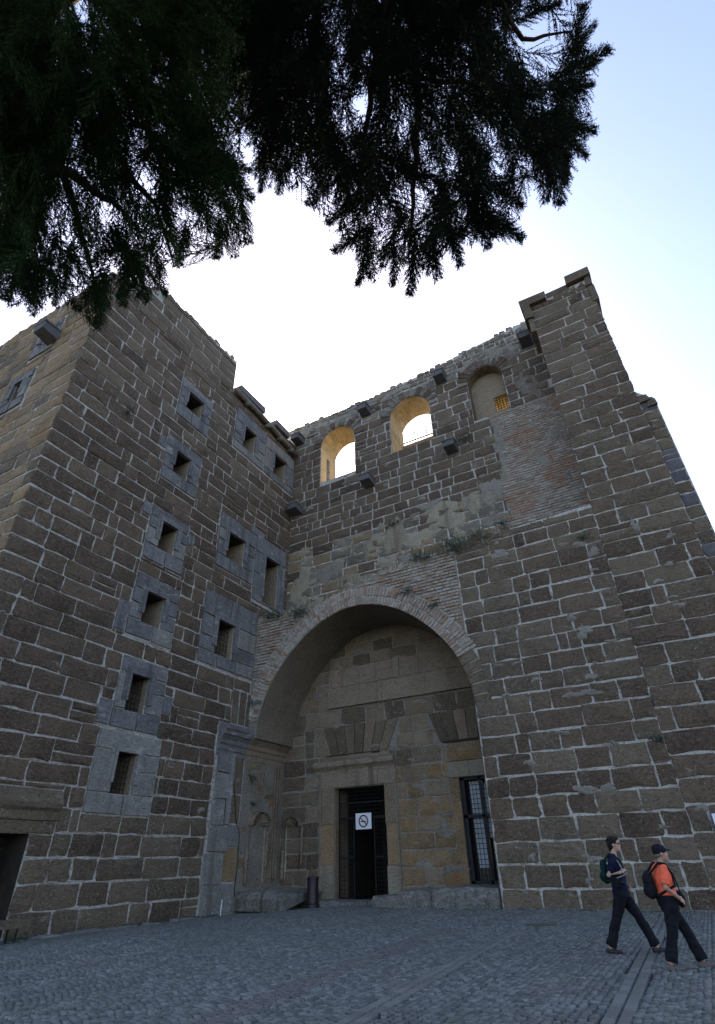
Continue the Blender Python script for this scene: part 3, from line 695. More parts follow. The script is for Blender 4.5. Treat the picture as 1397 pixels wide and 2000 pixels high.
# plaster blocking in the third opening with its small barred window
bl = MB(); P = PU['P']
for (u0, u1, z0, z1) in ((-5.15, -3.85, 23.8, 28), (-3.85, -2.92, 23.8, 24.6), (-3.85, -2.92, 25.75, 28)): bl.box(u0, u1, Y2+.70, Y2+.745, z0, z1)
blk = bl.obj('blocking_wall', 'sand', uw)
grille(blk, PU, -3.85, -3.0, 24.6, 25.75, .78, 5, 6, .02)
mb = MB(); e = .004
V = [P(-3.85+e, 24.6, -.72), P(-3.0-e, 24.6, -.72), P(-3.0-e, 25.75-e, -.72), P(-3.85+e, 25.75-e, -.72), P(-3.85+e, 24.6, -TH), P(-3.0-e, 24.6, -TH), P(-3.0-e, 25.75-e, -TH), P(-3.85+e, 25.75-e, -TH)]
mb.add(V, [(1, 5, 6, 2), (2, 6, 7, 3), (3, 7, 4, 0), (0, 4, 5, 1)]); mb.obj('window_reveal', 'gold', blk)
# railing seen through the middle opening: white grid panel under a black rail
rl = MB(); yb = Y2+2.25
rl.tube([(-11.8, yb, 27.0), (-7.9, yb, 27.0)], .035, 6); rl.tube([(-11.8, yb, 26.1), (-7.9, yb, 26.1)], .03, 6)
for k in range(5): rl.tube([(-11.7+k*.9, yb, 25.7), (-11.7+k*.9, yb, 27.0)], .03, 6)
rail = rl.obj('railing', 'iron', uw)
gp = MB()
for k in range(19): gp.tube([(-11.7+k*.2, yb+.03, 26.1), (-11.7+k*.2, yb+.03, 26.3)], .022, 4)
for k in range(4): gp.tube([(-11.7, yb+.03, 26.2+k*.2), (-8.0, yb+.03, 26.2+k*.2)], .026, 4)
gp.obj('mesh_panel', 'blind', rail)
MB().box(-13.5, -6.5, Y2+TH, Y2+4.0, 25.4, 25.7).obj('walkway', 'sand', uw)
for i, (u, z) in enumerate(((-18.05, 27.95), (-12.45, 28.2), (-6.77, 28.45), (-1.05, 28.65), (-17.95, 21.75), (-12.44, 22.05), (-6.74, 22.4))): corbel(uw, PU, u, z)
aex = []
def arc_block(q, ring):
    a, b, s, sp = q; c, r = (a+b)/2, (b-a)/2
    def fn(z):
        if z < s or z > sp+r+ring: return None
        if z < sp: return (a, b)
        k = r+ring; t = k*k-(z-sp)**2
        return (c-math.sqrt(t), c+math.sqrt(t)) if t > 0 else None
    return fn
arcs = [arc_block(q, .5) for q in AR]
PATCH = (-4.1, -.2, 15.8, 23.75)
zu = rows(12.9, 28.7, .68, .10, 21)
def um(u, z):
    if z > 26.8 and random.random() < .5: return 'stone_top'
    if z < 18.4 and random.random() < .75: return random.choice(('tan', 'stone_top', 'stone_top'))
    return random.choice(('stone', 'stone', 'stone_grey'))
up_r = lay(zu, -18.6, 2.9, [PATCH], (.75, 1.6), 23, arcs)
build_stones(uw, PU, [r for r in up_r if r[1] < .6], 'stone', matf=um, joint=.048)
zt = rows(28.7, 29.4, .35, .1, 3)
build_stones(uw, PU, lay([28.7, 29.05, 29.35], -18.6, .5, [], (.35, .9), 29)+lay([29.35, 29.7], -8.5, .3, [], (.35, .8), 30)+lay([29.7, 30.05], -5, .3, [], (.35, .8), 31), 'stone_top', name='small_stone', joint=.06, matf=lambda u, z: random.choice(('stone_top', 'stone_grey')))
rubble(uw, PU, topU[:-1], 1.4, 'stone_top')
# brick patch beside the tower
cells = []; z = PATCH[2]; k = 0
while z < PATCH[3]-.05:
    left_ = PATCH[0]+.25*sin(z*1.3)+(.3 if z > 21 else 0)-(.5 if z < 16.6 else 0); u = left_+random.uniform(-.1, .2)
    while u < -.3:
        l_ = random.uniform(.3, .5); cells.append([(u, z), (min(u+l_-.02, -.26), z), (min(u+l_-.02, -.26), z+.12), (u, z+.12)]); u += l_
    z += .165; k += 1
red = [c for c in cells if (math.sin(c[0][0]*1.9+c[0][1]*.9)+math.sin(c[0][1]*1.7-c[0][0]))+random.uniform(-1.1, 1.1) > .75]
pale = [c for c in cells if c not in red]
bp = MB().box(-4.3, -.24, Y2-.03, Y2+.1, 15.6, 23.75).obj('brick_patch', 'mortar_dim', uw)
PB = front(Y2-.03)
bricks(bp, PB, pale, 'brick'); bricks(bp, PB, red, 'brick_red')
for i, (a, b, c, d) in enumerate(((-1.9, 19.4, .35, .6), (-1.0, 20.9, .3, .7), (-2.9, 22.3, .35, .25), (-.9, 18.0, .22, .4))): patch(bp, PB, a, b, c, d, 'mortar_dim', 'mortar_smear', .045, i+50)
smears(uw, PU, -18.3, -4.6, 15, 23.0, 60, 'mortar', 302, size=(.05, .16)); smears(uw, PU, -18.3, -.5, 28.0, 29.1, 60, 'mortar', 303, size=(.15, .4)); smears(uw, PU, -18.3, -5, 14, 18.5, 70, 'plaster', 304, size=(.12, .4))
# leftover plaster skins
for i, (a, b, c, d, mt) in enumerate(((-17.5, 15.6, .95, 1.5, 'plaster'), (-15.6, 16.3, 1.3, .8, 'mortar_dim'), (-12.4, 17.2, .9, .9, 'plaster'), (-10.9, 17.4, .75, 1.6, 'plaster'), (-9.6, 16.9, 1.2, .7, 'plaster'), (-7.7, 17.9, 1.4, 1.0, 'plaster'),
                                     (-6.1, 18.2, .9, .7, 'plaster'), (-5.0, 18.6, .7, 1.5, 'mortar_dim'), (-8.6, 18.8, .8, .4, 'mortar_dim'), (-13.8, 15.3, 1.6, .5, 'plaster'), (-10.0, 15.6, 1.2, .5, 'mortar_dim'), (-1.6, 25.2, .7, 1.4, 'stone_top'))):
    patch(uw, PU, a, b, c, d, mt, 'plaster_patch', .06, i)

# ================================================================== GATEWAY
gw = thing('arched_gateway', 'deep brick ringed arch over the theatre doorway with carved back wall', 'gateway')
AC, ASP, ARX = -12.38, 6.70, 5.68
def arc_pt(a, k=0.0):      # slightly pointed round arch, a from 0 (right) to pi (left)
    r = ARX-.20*sin(2*a)**2+k
    return (AC+r*cos(a), ASP+r*sin(a))
n = 40
outline = [(-18.62, -1), (-18.62, 13.05), (-15.2, 12.9), (-12.2, 13.45), (-10.3, 13.9), (-6.72, 14.25), (-6.72, -1)]
core = MB().prism(outline, lambda p, d: (p[0], d, p[1]), Y1, Y3+.01).obj('wall', 'mortar_dim', gw)
op = [(AC-ARX-.5, -2), (AC+ARX, -2)]+[arc_pt(pi*k/n) for k in range(n+1)]+[(AC-ARX-.5, 6.69)]
boolean(core, [MB().prism(op, lambda p, d: (p[0], d, p[1]), Y1-1, Y3+1).obj('cutter', 'soffit')])
V = []
for k in range(n+1):
    u, z = arc_pt(pi*k/n, -.02); V += [(u, Y1+.02, z), (u, Y3, z)]
link('vault_soffit', mesh('vault_soffit', V, [(2*k, 2*k+1, 2*k+3, 2*k+2) for k in range(n)], ['soffit'], True), gw)
MB().box(-6.76, -6.68, Y1+.02, Y3, -.5, 6.72).obj('right_reveal', 'stone_grey', gw)
# brick ring: thin bricks on edge in two layers, stone voussoirs low on the right
cells = []; cells_r = []
a = radians(22); 
while a < radians(172):
    da = .105/ARX*1.25
    for (k0, k1) in ((.0, .42), (.45, .95)):
        kk = random.uniform(-.04, .04)
        q = [arc_pt(a, k0), arc_pt(a, k1+kk), arc_pt(a+da, k1+kk), arc_pt(a+da, k0)]
        if min(p[0] for p in q) > -18.55: (cells_r if random.random() < .12 else cells).append(q)
    a += da*1.28
PR = front(Y1-.02)
ring = MB(); V = []; Fs = []
for k in range(31):
    a = radians(22)+(radians(172)-radians(22))*k/30; p, q = arc_pt(a, .01), arc_pt(a, .97)
    V += [(max(p[0], -18.59), Y1-.03, p[1]), (max(q[0], -18.59), Y1-.03, q[1]), (max(q[0], -18.59), Y1+.05, q[1]), (max(p[0], -18.59), Y1+.05, p[1])]
for k in range(30):
    for m_ in range(4): Fs.append((4*k+m_, 4*k+(m_+1) % 4, 4*k+4+(m_+1) % 4, 4*k+4+m_))
ring.add(V, Fs); rg = ring.obj('arch_ring', 'mortar', gw)
bricks(rg, front(Y1-.03), cells, 'brick', proud=.05); bricks(rg, front(Y1-.03), cells_r, 'brick_red', proud=.05)
for k in range(5):
    a0, a1 = radians(22)*k/5-.02+.025, radians(22)*(k+1)/5-.005
    q = [arc_pt(a0, .0), arc_pt(a0, .75+random.uniform(-.1, .1)), arc_pt(a1, .75), arc_pt(a1, .0)]
    MB().add([(u, Y1+.1, z) for u, z in q]+[(u, Y1-.05, z) for u, z in q], BOXF, random.random()).obj('voussoir', 'stone_grey', rg)
# horizontal brick courses filling the spandrels
def topz(u): return np.interp(u, [-18.62, -15.2, -12.2, -10.3, -6.72], [13.05, 12.9, 13.45, 13.9, 14.25])
def in_ring(u, z): 
    dx, dz = u-AC, z-ASP
    if dz < 0: return True
    a = math.atan2(dz, dx); r = ARX-.20*sin(2*a)**2+.97
    return math.hypot(dx, dz) < r
cells, cells_r = [], []; z = 8.4
while z < 14.1:
    u = -18.55+random.uniform(0, .3)
    while u < -6.8:
        l_ = random.uniform(.3, .46); um_ = u+l_/2
        if not in_ring(um_, z+.05) and z+.1 < topz(um_)-.02 and not (um_ > -7.3 and z < 9.3):
            (cells_r if math.sin(um_*1.3+z*2.1)+random.uniform(-.9, .9) > 1.1 else cells).append([(u, z), (min(u+l_-.025, -6.76), z), (min(u+l_-.025, -6.76), z+.115), (u, z+.115)])
        u += l_
    z += .165
bricks(gw, PF, cells, 'brick', proud=.05); bricks(gw, PF, cells_r, 'brick_red', proud=.05)
rubble(gw, PF, [(-18.5, 13.1), (-15.2, 12.95), (-12.2, 13.5), (-10.3, 13.95), (-6.8, 14.3)], 1.2, 'plaster', size=(.2, .45), hmax=.18)
# ----- back wall under the arch
HD = (-15.35, -12.62, -1, 4.52); HW = (-8.9, -7.55, .55, 4.54)
bw = MB().box(-19, -6.5, Y3, Y3+1.2, -1, 13.0).obj('back_wall', 'mortar_dim', gw)
boolean(bw, [MB().box(h[0], h[1], Y3-1, Y3+2, h[2], h[3]).obj('cutter', 'inside') for h in (HD, HW)])
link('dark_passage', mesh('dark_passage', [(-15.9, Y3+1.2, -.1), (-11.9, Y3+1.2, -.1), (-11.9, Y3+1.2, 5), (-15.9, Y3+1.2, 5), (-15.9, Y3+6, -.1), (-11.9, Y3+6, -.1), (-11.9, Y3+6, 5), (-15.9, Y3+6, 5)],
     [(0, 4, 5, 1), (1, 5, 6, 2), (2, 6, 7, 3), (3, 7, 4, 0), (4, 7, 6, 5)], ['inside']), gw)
zy = [.0, .55, 1.2, 1.85, 2.5, 3.15, 3.85, 4.54, 5.25, 6.03, 6.75, 7.44, 8.3]+[9.0, 9.7, 10.42, 11.05, 11.7, 12.4]
DFR = (-16.3, -11.95, -.3, 5.78)
RP = (-15.75, -7.0, 8.33, 10.42)
JA = [(-16.65, -11.7, 6.03, 7.44), (-10.1, -6.8, 6.09, 7.44)]
arcb = lambda zm: None
def in_arch_u0(z): return -18.55 if z < ASP else AC-math.sqrt(max(.01, (ARX+.1)**2-(z-ASP)**2))
def in_arch_u1(z): return -6.75 if z < ASP else AC+math.sqrt(max(.01, (ARX+.1)**2-(z-ASP)**2))
ty = lay(zy, in_arch_u0, in_arch_u1, [DFR, (HW[0]-.05, -6.7, HW[2], 5.95), RP]+JA, (.8, 1.6), 41)
def tm(u, z):
    if u > -12.2 and z < 5.5: return random.choice(('ochre', 'ochre', 'tymp'))
    if u < -16.2 and z < 6: return random.choice(('stone_grey', 'tymp', 'stone'))
    return random.choice(('tymp', 'tymp', 'stone_grey'))
build_stones(bw, PT, ty, 'tymp', joint=.035, proud=.03, matf=tm)
smears(bw, PT, -17, -7.2, 1, 12, 60, 'mortar_dim', 307, ok=lambda u, z: not (-16.5 < u < -11.8 and z < 6) and not (u > -9.3 and z < 6) and math.hypot(u-AC, max(0, z-ASP)) < 5.3)
# large smooth slabs above the flat arches, their lower edge proud
u = RP[0]; k = 0
for (z0, z1, wds) in ((8.35, 9.4, (2.0, 1.3, 2.4, 1.2, 1.8)), (9.42, 10.4, (.7, 1.6, 2.0, 1.1, 1.4, 2.0))):
    u = RP[0]
    for w_ in wds:
        u1 = min(u+w_, RP[1]); 
        if u1-u > .2: MB().box(u+.006, u1-.006, Y3-(.16 if z0 < 9 else .12)-random.uniform(0, .02), Y3+.1, z0+.004, z1-.004, j=.006, t=random.random()).obj('facing_slab', 'panel', bw)
        u = u1
def jack(q, n, c, slope=.32, mat='tymp'):
    u0, u1, z0, z1 = q; P = PT['P']; wt = (u1-u0)/n
    for k in range(n):
        a, b = u0+k*wt, u0+(k+1)*wt; f = lambda u: (u, c+(u-c)*(1-.26))
        b0, b1 = f(a)[1], f(b)[1]; d = .05+random.uniform(0, .04); g = .02
        V = [P(b0+g, z0+.02, -.1), P(b1-g, z0+.02, -.1), P(b-g, z1-.02, -.1), P(a+g, z1-.02, -.1), P(b0+g, z0+.02, d), P(b1-g, z0+.02, d), P(b-g, z1-.02, d), P(a+g, z1-.02, d)]
        MB().add(V, BOXF, random.random()).obj('voussoir', random.choice((mat, 'stone_grey')), bw)
jack(JA[0], 8, -14.2); jack((-10.1, -6.3, 6.09, 7.44), 6, -8.2)
build_stones(bw, PT, [(-16.6, -15.95, 6.05, 6.75), (-11.85, -11.0, 6.05, 6.73), (-10.95, -9.95, 6.05, 6.73)], 'tymp', joint=.03, proud=.03)
MB().box(-15.9, -12.8, Y3-.02, Y3+.02, 5.95, 6.04).obj('slot_shade', 'inside', bw)  # solid dark strips painted as the shade of open slots
MB().box(-9.6, -6.8, Y3-.02, Y3+.02, 6.0, 6.09).obj('slot_shade', 'inside', bw)
# door surround
door = link('doorway', room(PT['P'], HD[0], HD[1], -.1, HD[3], dep=1.19, walls='tymp'), gw)
me = door.data; bm = bmesh.new(); bm.from_mesh(me); bm.faces.ensure_lookup_table(); bmesh.ops.delete(bm, geom=[bm.faces[4], bm.faces[0]], context='FACES'); bm.to_mesh(me); bm.free()
def fr_box(nm, u0, u1, z0, z1, d, mat='ochre', par=None, j=.01):
    return MB().box(u0, u1, Y3-d, Y3+.05, z0, z1, j=j, t=random.random()).obj(nm, mat, par or door)
fr_box('jamb', -16.1, -15.36, -.1, 1.35, .10, 'plaster'); fr_box('jamb', -16.12, -15.37, 1.37, 3.0, .08); fr_box('jamb', -16.08, -15.36, 3.02, 4.6, .09, 'tymp')
fr_box('jamb', -12.62, -12.05, -.1, 1.3, .09, 'plaster'); fr_box('jamb', -12.56, -12.03, 1.32, 2.9, .08); fr_box('jamb', -12.61, -12.03, 2.92, 4.55, .09, 'tymp')
fr_box('lintel', -16.1, -12.95, 4.56, 5.2, .11, 'panel'); fr_box('lintel', -12.93, -12.03, 4.56, 5.2, .10, 'panel')
mould(door, PT, [(0, 5.2), (.12, 5.2), (.15, 5.32), (.24, 5.42), (.34, 5.5), (.36, 5.62), (.28, 5.72), (0, 5.82)], -16.5, -11.98, 'panel', 'cornice', .015)
for s, uu in ((-1, -16.15), (1, -12.0)): MB().tube([(uu, Y3-.1, .2), (uu, Y3-.1, 5.2)], .045, 6).obj('fillet', 'panel', door)
# iron grid gates: left leaf and right leaf, dark wicket between
def gate(u0, u1, z0, z1, y, ang, name='gate_leaf'):
    mb = MB(); n_ = max(3, round((u1-u0)/.13)); m_ = round((z1-z0)/.16)
    for i in range(n_+1): mb.tube([(u0+(u1-u0)*i/n_, y, z0), (u0+(u1-u0)*i/n_, y, z1)], .011, 4)
    for i in range(m_+1): mb.tube([(u0, y, z0+(z1-z0)*i/m_), (u1, y, z0+(z1-z0)*i/m_)], .011, 4)
    for uu in (u0, u1): mb.box(uu-.03, uu+.03, y-.02, y+.02, z0, z1)
    for zz in (z0, (z0+z1)/2, z1): mb.box(u0, u1, y-.02, y+.02, zz-.03, zz+.03)
    return mb.obj(name, 'iron', door)
gate(-15.3, -14.5, .1, 3.2, Y3+.3, 0); gate(-13.4, -12.65, .1, 3.2, Y3+.3, 0); gate(-15.3, -12.65, 3.25, 4.5, Y3+.3, 0, 'transom_grille')
# tall metal window on the right
P = PT['P']
wn = link('window', mesh('window', [P(-8.85, .6, -.45), P(-7.55, .6, -.45), P(-7.55, 4.5, -.45), P(-8.85, 4.5, -.45)], [(0, 1, 2, 3)], ['glass']), gw)
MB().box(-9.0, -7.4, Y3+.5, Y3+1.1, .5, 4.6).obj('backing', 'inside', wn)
MB().box(-8.55, -8.1, Y3+.40, Y3+.43, 1.15, 4.3).obj('pale_sheet', 'blind', wn); MB().box(-8.0, -7.6, Y3+.40, Y3+.43, 2.2, 4.3).obj('pale_sheet', 'blind', wn)
mb = MB()
for u0, u1, z0, z1 in ((-8.9, -8.72, .56, 4.52), (-8.06, -7.94, .56, 4.52), (-7.66, -7.5, .56, 4.52), (-8.9, -7.5, .56, .7), (-8.9, -7.5, 2.95, 3.07), (-8.9, -7.5, 4.42, 4.53)): mb.box(u0, u1, Y3+.1, Y3+.2, z0, z1)
mb.obj('frame', 'steel', wn)
grille(wn, PT, -8.75, -7.6, .7, 4.42, .28, 7, 20, .012)
fr_box('lintel', -9.35, -6.8, 4.56, 5.2, .07, 'plaster', gw); fr_box('lintel', -9.3, -6.8, 5.22, 5.95, .10, 'ochre', gw)
for z0, z1, a_ in ((.6, 1.5, -9.35), (1.52, 2.6, -9.3), (2.62, 3.6, -9.4), (3.62, 4.54, -9.3)): fr_box('jamb_stone', a_, -8.91, z0, z1, .04, 'ochre', gw)
# worn steps at the foot
mb = MB()
def plinth_run(us, y0, yb, zt):
    for (a, b), z in zip(us, zt):
        o = MB(); nx = max(2, int((b-a)/.25)); V = []
        prof = [(y0, -.2), (y0-.02, z*.5), (y0+.05, z-.06), (y0+.16, z), (yb, z)]
        for i in range(nx+1):
            u = a+(b-a)*i/nx
            V += [(u+random.uniform(-.01, .01), y+random.uniform(-.06, .06)*(y < yb), w_+random.uniform(-.05, .04)*(w_ > 0)) for y, w_ in prof]
        m_ = len(prof); Fs = [(i*m_+j, (i+1)*m_+j, (i+1)*m_+j+1, i*m_+j+1) for i in range(nx) for j in range(m_-1)]
        Fs += [tuple(range(m_)), tuple(nx*m_+j for j in range(m_))[::-1]]
        o.add(V, Fs, random.random()); o.obj('step_stone', 'plinth', gw)
plinth_run([(-11.75, -10.7), (-10.69, -9.3), (-9.29, -8.0), (-7.99, -6.78)], 22.15, Y3, [.34, .5, .58, .6])
plinth_run([(-18.55, -17.3), (-17.29, -16.4), (-16.39, -16.0)], 22.35, Y3, [.5, .52, .40])

# ================================================================== BUTTRESS TOWER (right)
tw = thing('buttress_tower', 'tall tapering brown block tower at the right end of the stage building', 'tower')
topR = [(-6.72, 14.28), (-.26, 14.5), (-.26, 28.6), (3.03, 28.8), (3.03, 19.95), (3.03, -1), (-6.72, -1)]
core = MB().prism([(-6.72, -1), (-6.72, 14.28), (-.26, 14.5), (-.26, 28.5), (3.03, 28.7), (3.03, -1)], lambda p, d: (p[0], d, p[1]), Y1, Y1+5.5).obj('wall', 'mortar', tw)
MB().prism([(3.03, -1), (3.03, 19.9), (3.68, 19.1), (3.68, -1)], lambda p, d: (p[0], d, p[1]), Y1+.12, Y1+5.4).obj('side_wall', 'mortar', tw)
zr = rows(-.12, 14.35, .70, .07, 51)
rl_ = lay(zr, -6.70, lambda z: -.26+.0, [], (.75, 1.75), 53, [lambda z: (-9, AC+math.sqrt(max(0, (ARX+.6)**2-(z-ASP)**2))) if ASP < z < 9.4 else None])
rm = lambda u, z: ('stone_grey' if (u < -4.6 and z > 6 and random.random() < .8) or z < 3 and random.random() < .5 else random.choice(('stone', 'stone', 'stone_grey')))
zt_ = rows(-.12, 28.3, .735, .05, 57)
rt_ = lay(zt_, lambda z: -.30, lambda z: 3.07, [(1.6, 2.1, -.2, .0)], (.9, 2.1), 59)
build_stones(tw, PF, rl_+rt_, 'stone', matf=rm, joint=.034)
build_stones(tw, front(Y1+.12), lay(rows(-.1, 19.3, .58, .08, 61), 3.05, 3.66, [], (.5, .64), 63), 'stone_grey', name='side_stone', matf=lambda u, z: random.choice(('stone_grey', 'corbel')))
for a, b, c, d, i in ((-1.9, 8.9, .38, .28, 70), (-2.35, 6.6, .75, .16, 71), (-2.2, 7.15, .55, .14, 72), (-4.6, 13.2, .4, .35, 73), (-.7, 12.2, .35, .25, 74), (1.1, 12.9, .16, .4, 75), (-3.2, 3.4, .4, .2, 76)):
    patch(tw, PF, a, b, c, d, 'mortar_dim', 'mortar_patch', .07, i)
smears(tw, PF, -6.4, 2.9, .5, 14, 45, 'mortar', 305, size=(.05, .17)); smears(tw, PF, .0, 2.9, 14.5, 28, 14, 'mortar', 306, size=(.05, .14))
# cap stones of the broken cornice
MB().box(-.72, .75, Y1-.28, Y1+1.6, 28.35, 28.9, j=.03).obj('cornice_block', 'stone', tw)
MB().box(-.62, -.2, Y1-.28, Y1+1.6, 27.3, 28.35, j=.03).obj('cornice_block', 'stone', tw)
MB().box(-.5, -.24, Y1-.12, Y1+1.6, 26.2, 27.28, j=.03).obj('cornice_block', 'stone_grey', tw)
MB().box(.8, 2.0, Y1-.03, Y1+1.6, 28.5, 28.95, j=.03).obj('cornice_block', 'stone', tw)
MB().box(1.95, 3.3, Y1-.26, Y1+1.8, 28.75, 29.4, j=.04).obj('cornice_block', 'stone', tw)
MB().box(2.9, 3.22, Y1-.16, Y1+1.8, 28.0, 28.75, j=.04).obj('cornice_block', 'stone', tw)
MB().box(2.9, 3.25, Y1-.1, Y1+1.8, 26.7, 28.0, j=.03).obj('cornice_block', 'stone_grey', tw)
rubble(tw, PF, [(-6.7, 14.3), (-.3, 14.5)], 1.4, 'stone_grey', hmax=.15); rubble(tw, PF, [(3.05, 19.6), (3.6, 18.95)], 1.0, 'stone_grey', hmax=.12); rubble(tw, PF, [(-.2, 28.45), (2.9, 28.65)], 1.4, 'stone_grey', hmax=.2)
MB().box(-6.7, 3.7, Y1-.14, Y1+.02, -.2, .035, j=.01).obj('footing', 'plinth', tw)

# ================================================================== SMALL THINGS
sg = thing('sign', 'white square no smoking sign hanging over the dark doorway', 'sign')
ys = Y3+.12
MB().box(-14.3, -13.46, ys, ys+.02, 2.74, 3.4).obj('board', 'white', sg)
def ring_mesh(cx, cz, r0, r1, y, n=28):
    mb = MB(); V = []
    for k in range(n): a = 2*pi*k/n; V += [(cx+r0*cos(a), y, cz+r0*sin(a)), (cx+r1*cos(a), y, cz+r1*sin(a)), (cx+r1*cos(a), y-.006, cz+r1*sin(a)), (cx+r0*cos(a), y-.006, cz+r0*sin(a))]
    Fs = [(4*k+m_, 4*k+(m_+1) % 4, 4*((k+1) % n)+(m_+1) % 4, 4*((k+1) % n)+m_) for k in range(n) for m_ in range(4)]
    return mb.add(V, Fs)
M['sign_red'] = plain('sign_dark_red', (.10, .02, .025), .5); M['ink'] = plain('sign_black', (.015, .015, .02), .5)
rm_ = ring_mesh(-13.88, 3.07, .20, .26, ys-.001)
for s in (1,):
    a = radians(-42); V = [(-13.88+.21*cos(a)*f-.022*sin(a)*g*s, ys-.007*h, 3.07+.21*sin(a)*f+.022*cos(a)*g) for h in (0, 1) for f, g in ((-1, -1), (1, -1), (1, 1), (-1, 1))]
    rm_.add(V, BOXF)
rm_.obj('prohibition_ring', 'sign_red', sg)
cg = MB().box(-14.03, -13.78, ys-.004, ys+.001, 3.03, 3.08); cg.box(-13.77, -13.74, ys-.004, ys+.001, 3.03, 3.08)
cg.tube([(-13.755, ys-.003, 3.1), (-13.74, ys-.003, 3.14), (-13.77, ys-.003, 3.17), (-13.75, ys-.003, 3.2)], .007, 4); cg.obj('cigarette_symbol', 'ink', sg)
MB().tube([(-14.2, ys+.01, 3.4), (-14.2, ys+.15, 4.5)], .006, 4).obj('hanger', 'iron', sg); MB().tube([(-13.56, ys+.01, 3.4), (-13.56, ys+.15, 4.5)], .006, 4).obj('hanger', 'iron', sg)
sg2 = thing('notice_board', 'white notice board in dark blue frame on the block wall at the right edge', 'sign')
M['bluef'] = plain('navy_frame', (.01, .02, .06), .4)
MB().box(.34, 1.0, Y1-.16, Y1-.09, 1.98, 2.52).obj('frame', 'bluef', sg2); MB().box(.38, .96, Y1-.168, Y1-.155, 2.02, 2.48).obj('panel', 'white', sg2)
tx = MB()
for k in range(6): tx.box(.36, .8-.1*(k % 3), Y1-.1705, Y1-.167, 2.40-k*.06, 2.415-k*.06)
bn = thing('litter_bin', 'dark plum cylindrical litter bin standing left of the doorway', 'bin')
bx, by = -15.5, 23.85
def lathe(name, prof, mat, parent, n=24, c=(bx, by, 0)):
    V = [(c[0]+r*cos(2*pi*k/n), c[1]+r*sin(2*pi*k/n), c[2]+z) for r, z in prof for k in range(n)]; m_ = len(prof)
    Fs = [(i*n+k, i*n+(k+1) % n, (i+1)*n+(k+1) % n, (i+1)*n+k) for i in range(m_-1) for k in range(n)]+[tuple(range(n))[::-1], tuple((m_-1)*n+k for k in range(n))]
    return MB().add(V, Fs).obj(name, mat, parent, smooth_=False)
lathe('body', [(.24, .12), (.25, .14), (.24, .5), (.245, .98)], 'bin', bn, c=(bx, by, -.12)); lathe('base', [(.30, 0), (.30, .1), (.26, .12)], 'bin', bn, c=(bx, by, -.12)); lathe('rim', [(.26, .98), (.275, 1.0), (.275, 1.06), (.22, 1.09), (.2, 1.02)], 'bin', bn, c=(bx, by, -.12))
st = thing('bench', 'pale stone slab bench on black iron legs at the left edge', 'bench')
MB().box(-17.75, -17.15, 10.2, 12.0, .10, .27, j=.02).obj('seat', 'stone_grey', st)
for y in (10.5, 11.1, 11.7):
    MB().tube([(-17.65, y, -.26), (-17.65, y, .1)], .025, 6).obj('leg', 'iron', st); MB().tube([(-17.25, y, -.26), (-17.25, y, .1)], .025, 6).obj('leg', 'iron', st)
mk = thing('marker_stake', 'thin white stake standing by the foot of the pilaster', 'stake'); MB().tube([(-18.0, 20.9, -.27), (-17.98, 20.9, .28)], .02, 6).obj('stake', 'white', mk)
mk = thing('marker_stake', 'thin dark rusty stake in front of the left wing wall', 'stake'); MB().tube([(-18.1, 18.75, -.27), (-18.08, 18.75, .30)], .018, 6).obj('stake', 'bark', mk)
dc = thing('drain_cover', 'small greenish drain cover set in the cobbles near the right wall', 'drain cover')
M['mossy'] = plain('mossy_plate', (.07, .075, .05), .9, nz=.4, scale=8)
lathe('cover', [(.36, -.03), (.36, .008), (.33, .012), (.1, .012)], 'mossy', dc, 20, (-4.28, 17.2, 0))

# weeds and blown dirt along the foot of the walls
mb = MB(); r = random.Random(77)
def weed(x, y, sz):
    z = gz(x, y)-.02
    for k in range(r.randint(3, 7)):
        a = r.uniform(0, 6.28); h = sz*r.uniform(.4, 1); d = Vector((cos(a)*h*.6, sin(a)*h*.6, h)); s_ = Vector((-sin(a), cos(a), 0))*r.uniform(.006, .014); p = Vector((x+r.uniform(-.05, .05), y+r.uniform(-.05, .05), z))
        mb.add([p-s_, p+s_, p+d*.6+s_*.8, p+d*.6-s_*.8], [(0, 1, 2, 3)]); mb.add([p+d*.6-s_*.8, p+d*.6+s_*.8, p+d*1.1-Vector((0, 0, h*.2))], [(0, 1, 2)])
for k in range(900): 
    y = r.uniform(9, 21.5)
    if sin(y*3.1)+sin(y*7.3)+r.uniform(-1, 1) > .1: weed(XL+.06+abs(r.gauss(0, .12)), y, r.uniform(.05, .16))
for k in range(500):
    x = r.uniform(-11.6, 3)
    if sin(x*2.7)+sin(x*6.1)+r.uniform(-1, 1) > .5: weed(x, Y1-.16-abs(r.gauss(0, .07))-(.12 if x < -6.8 else 0), r.uniform(.03, .10))
wm_ = mb.obj('weeds', 'leaf', None, kind='stuff', fix=False); wm_['label'] = 'thin green weeds growing along the foot of the stone walls'; wm_['category'] = 'weeds'
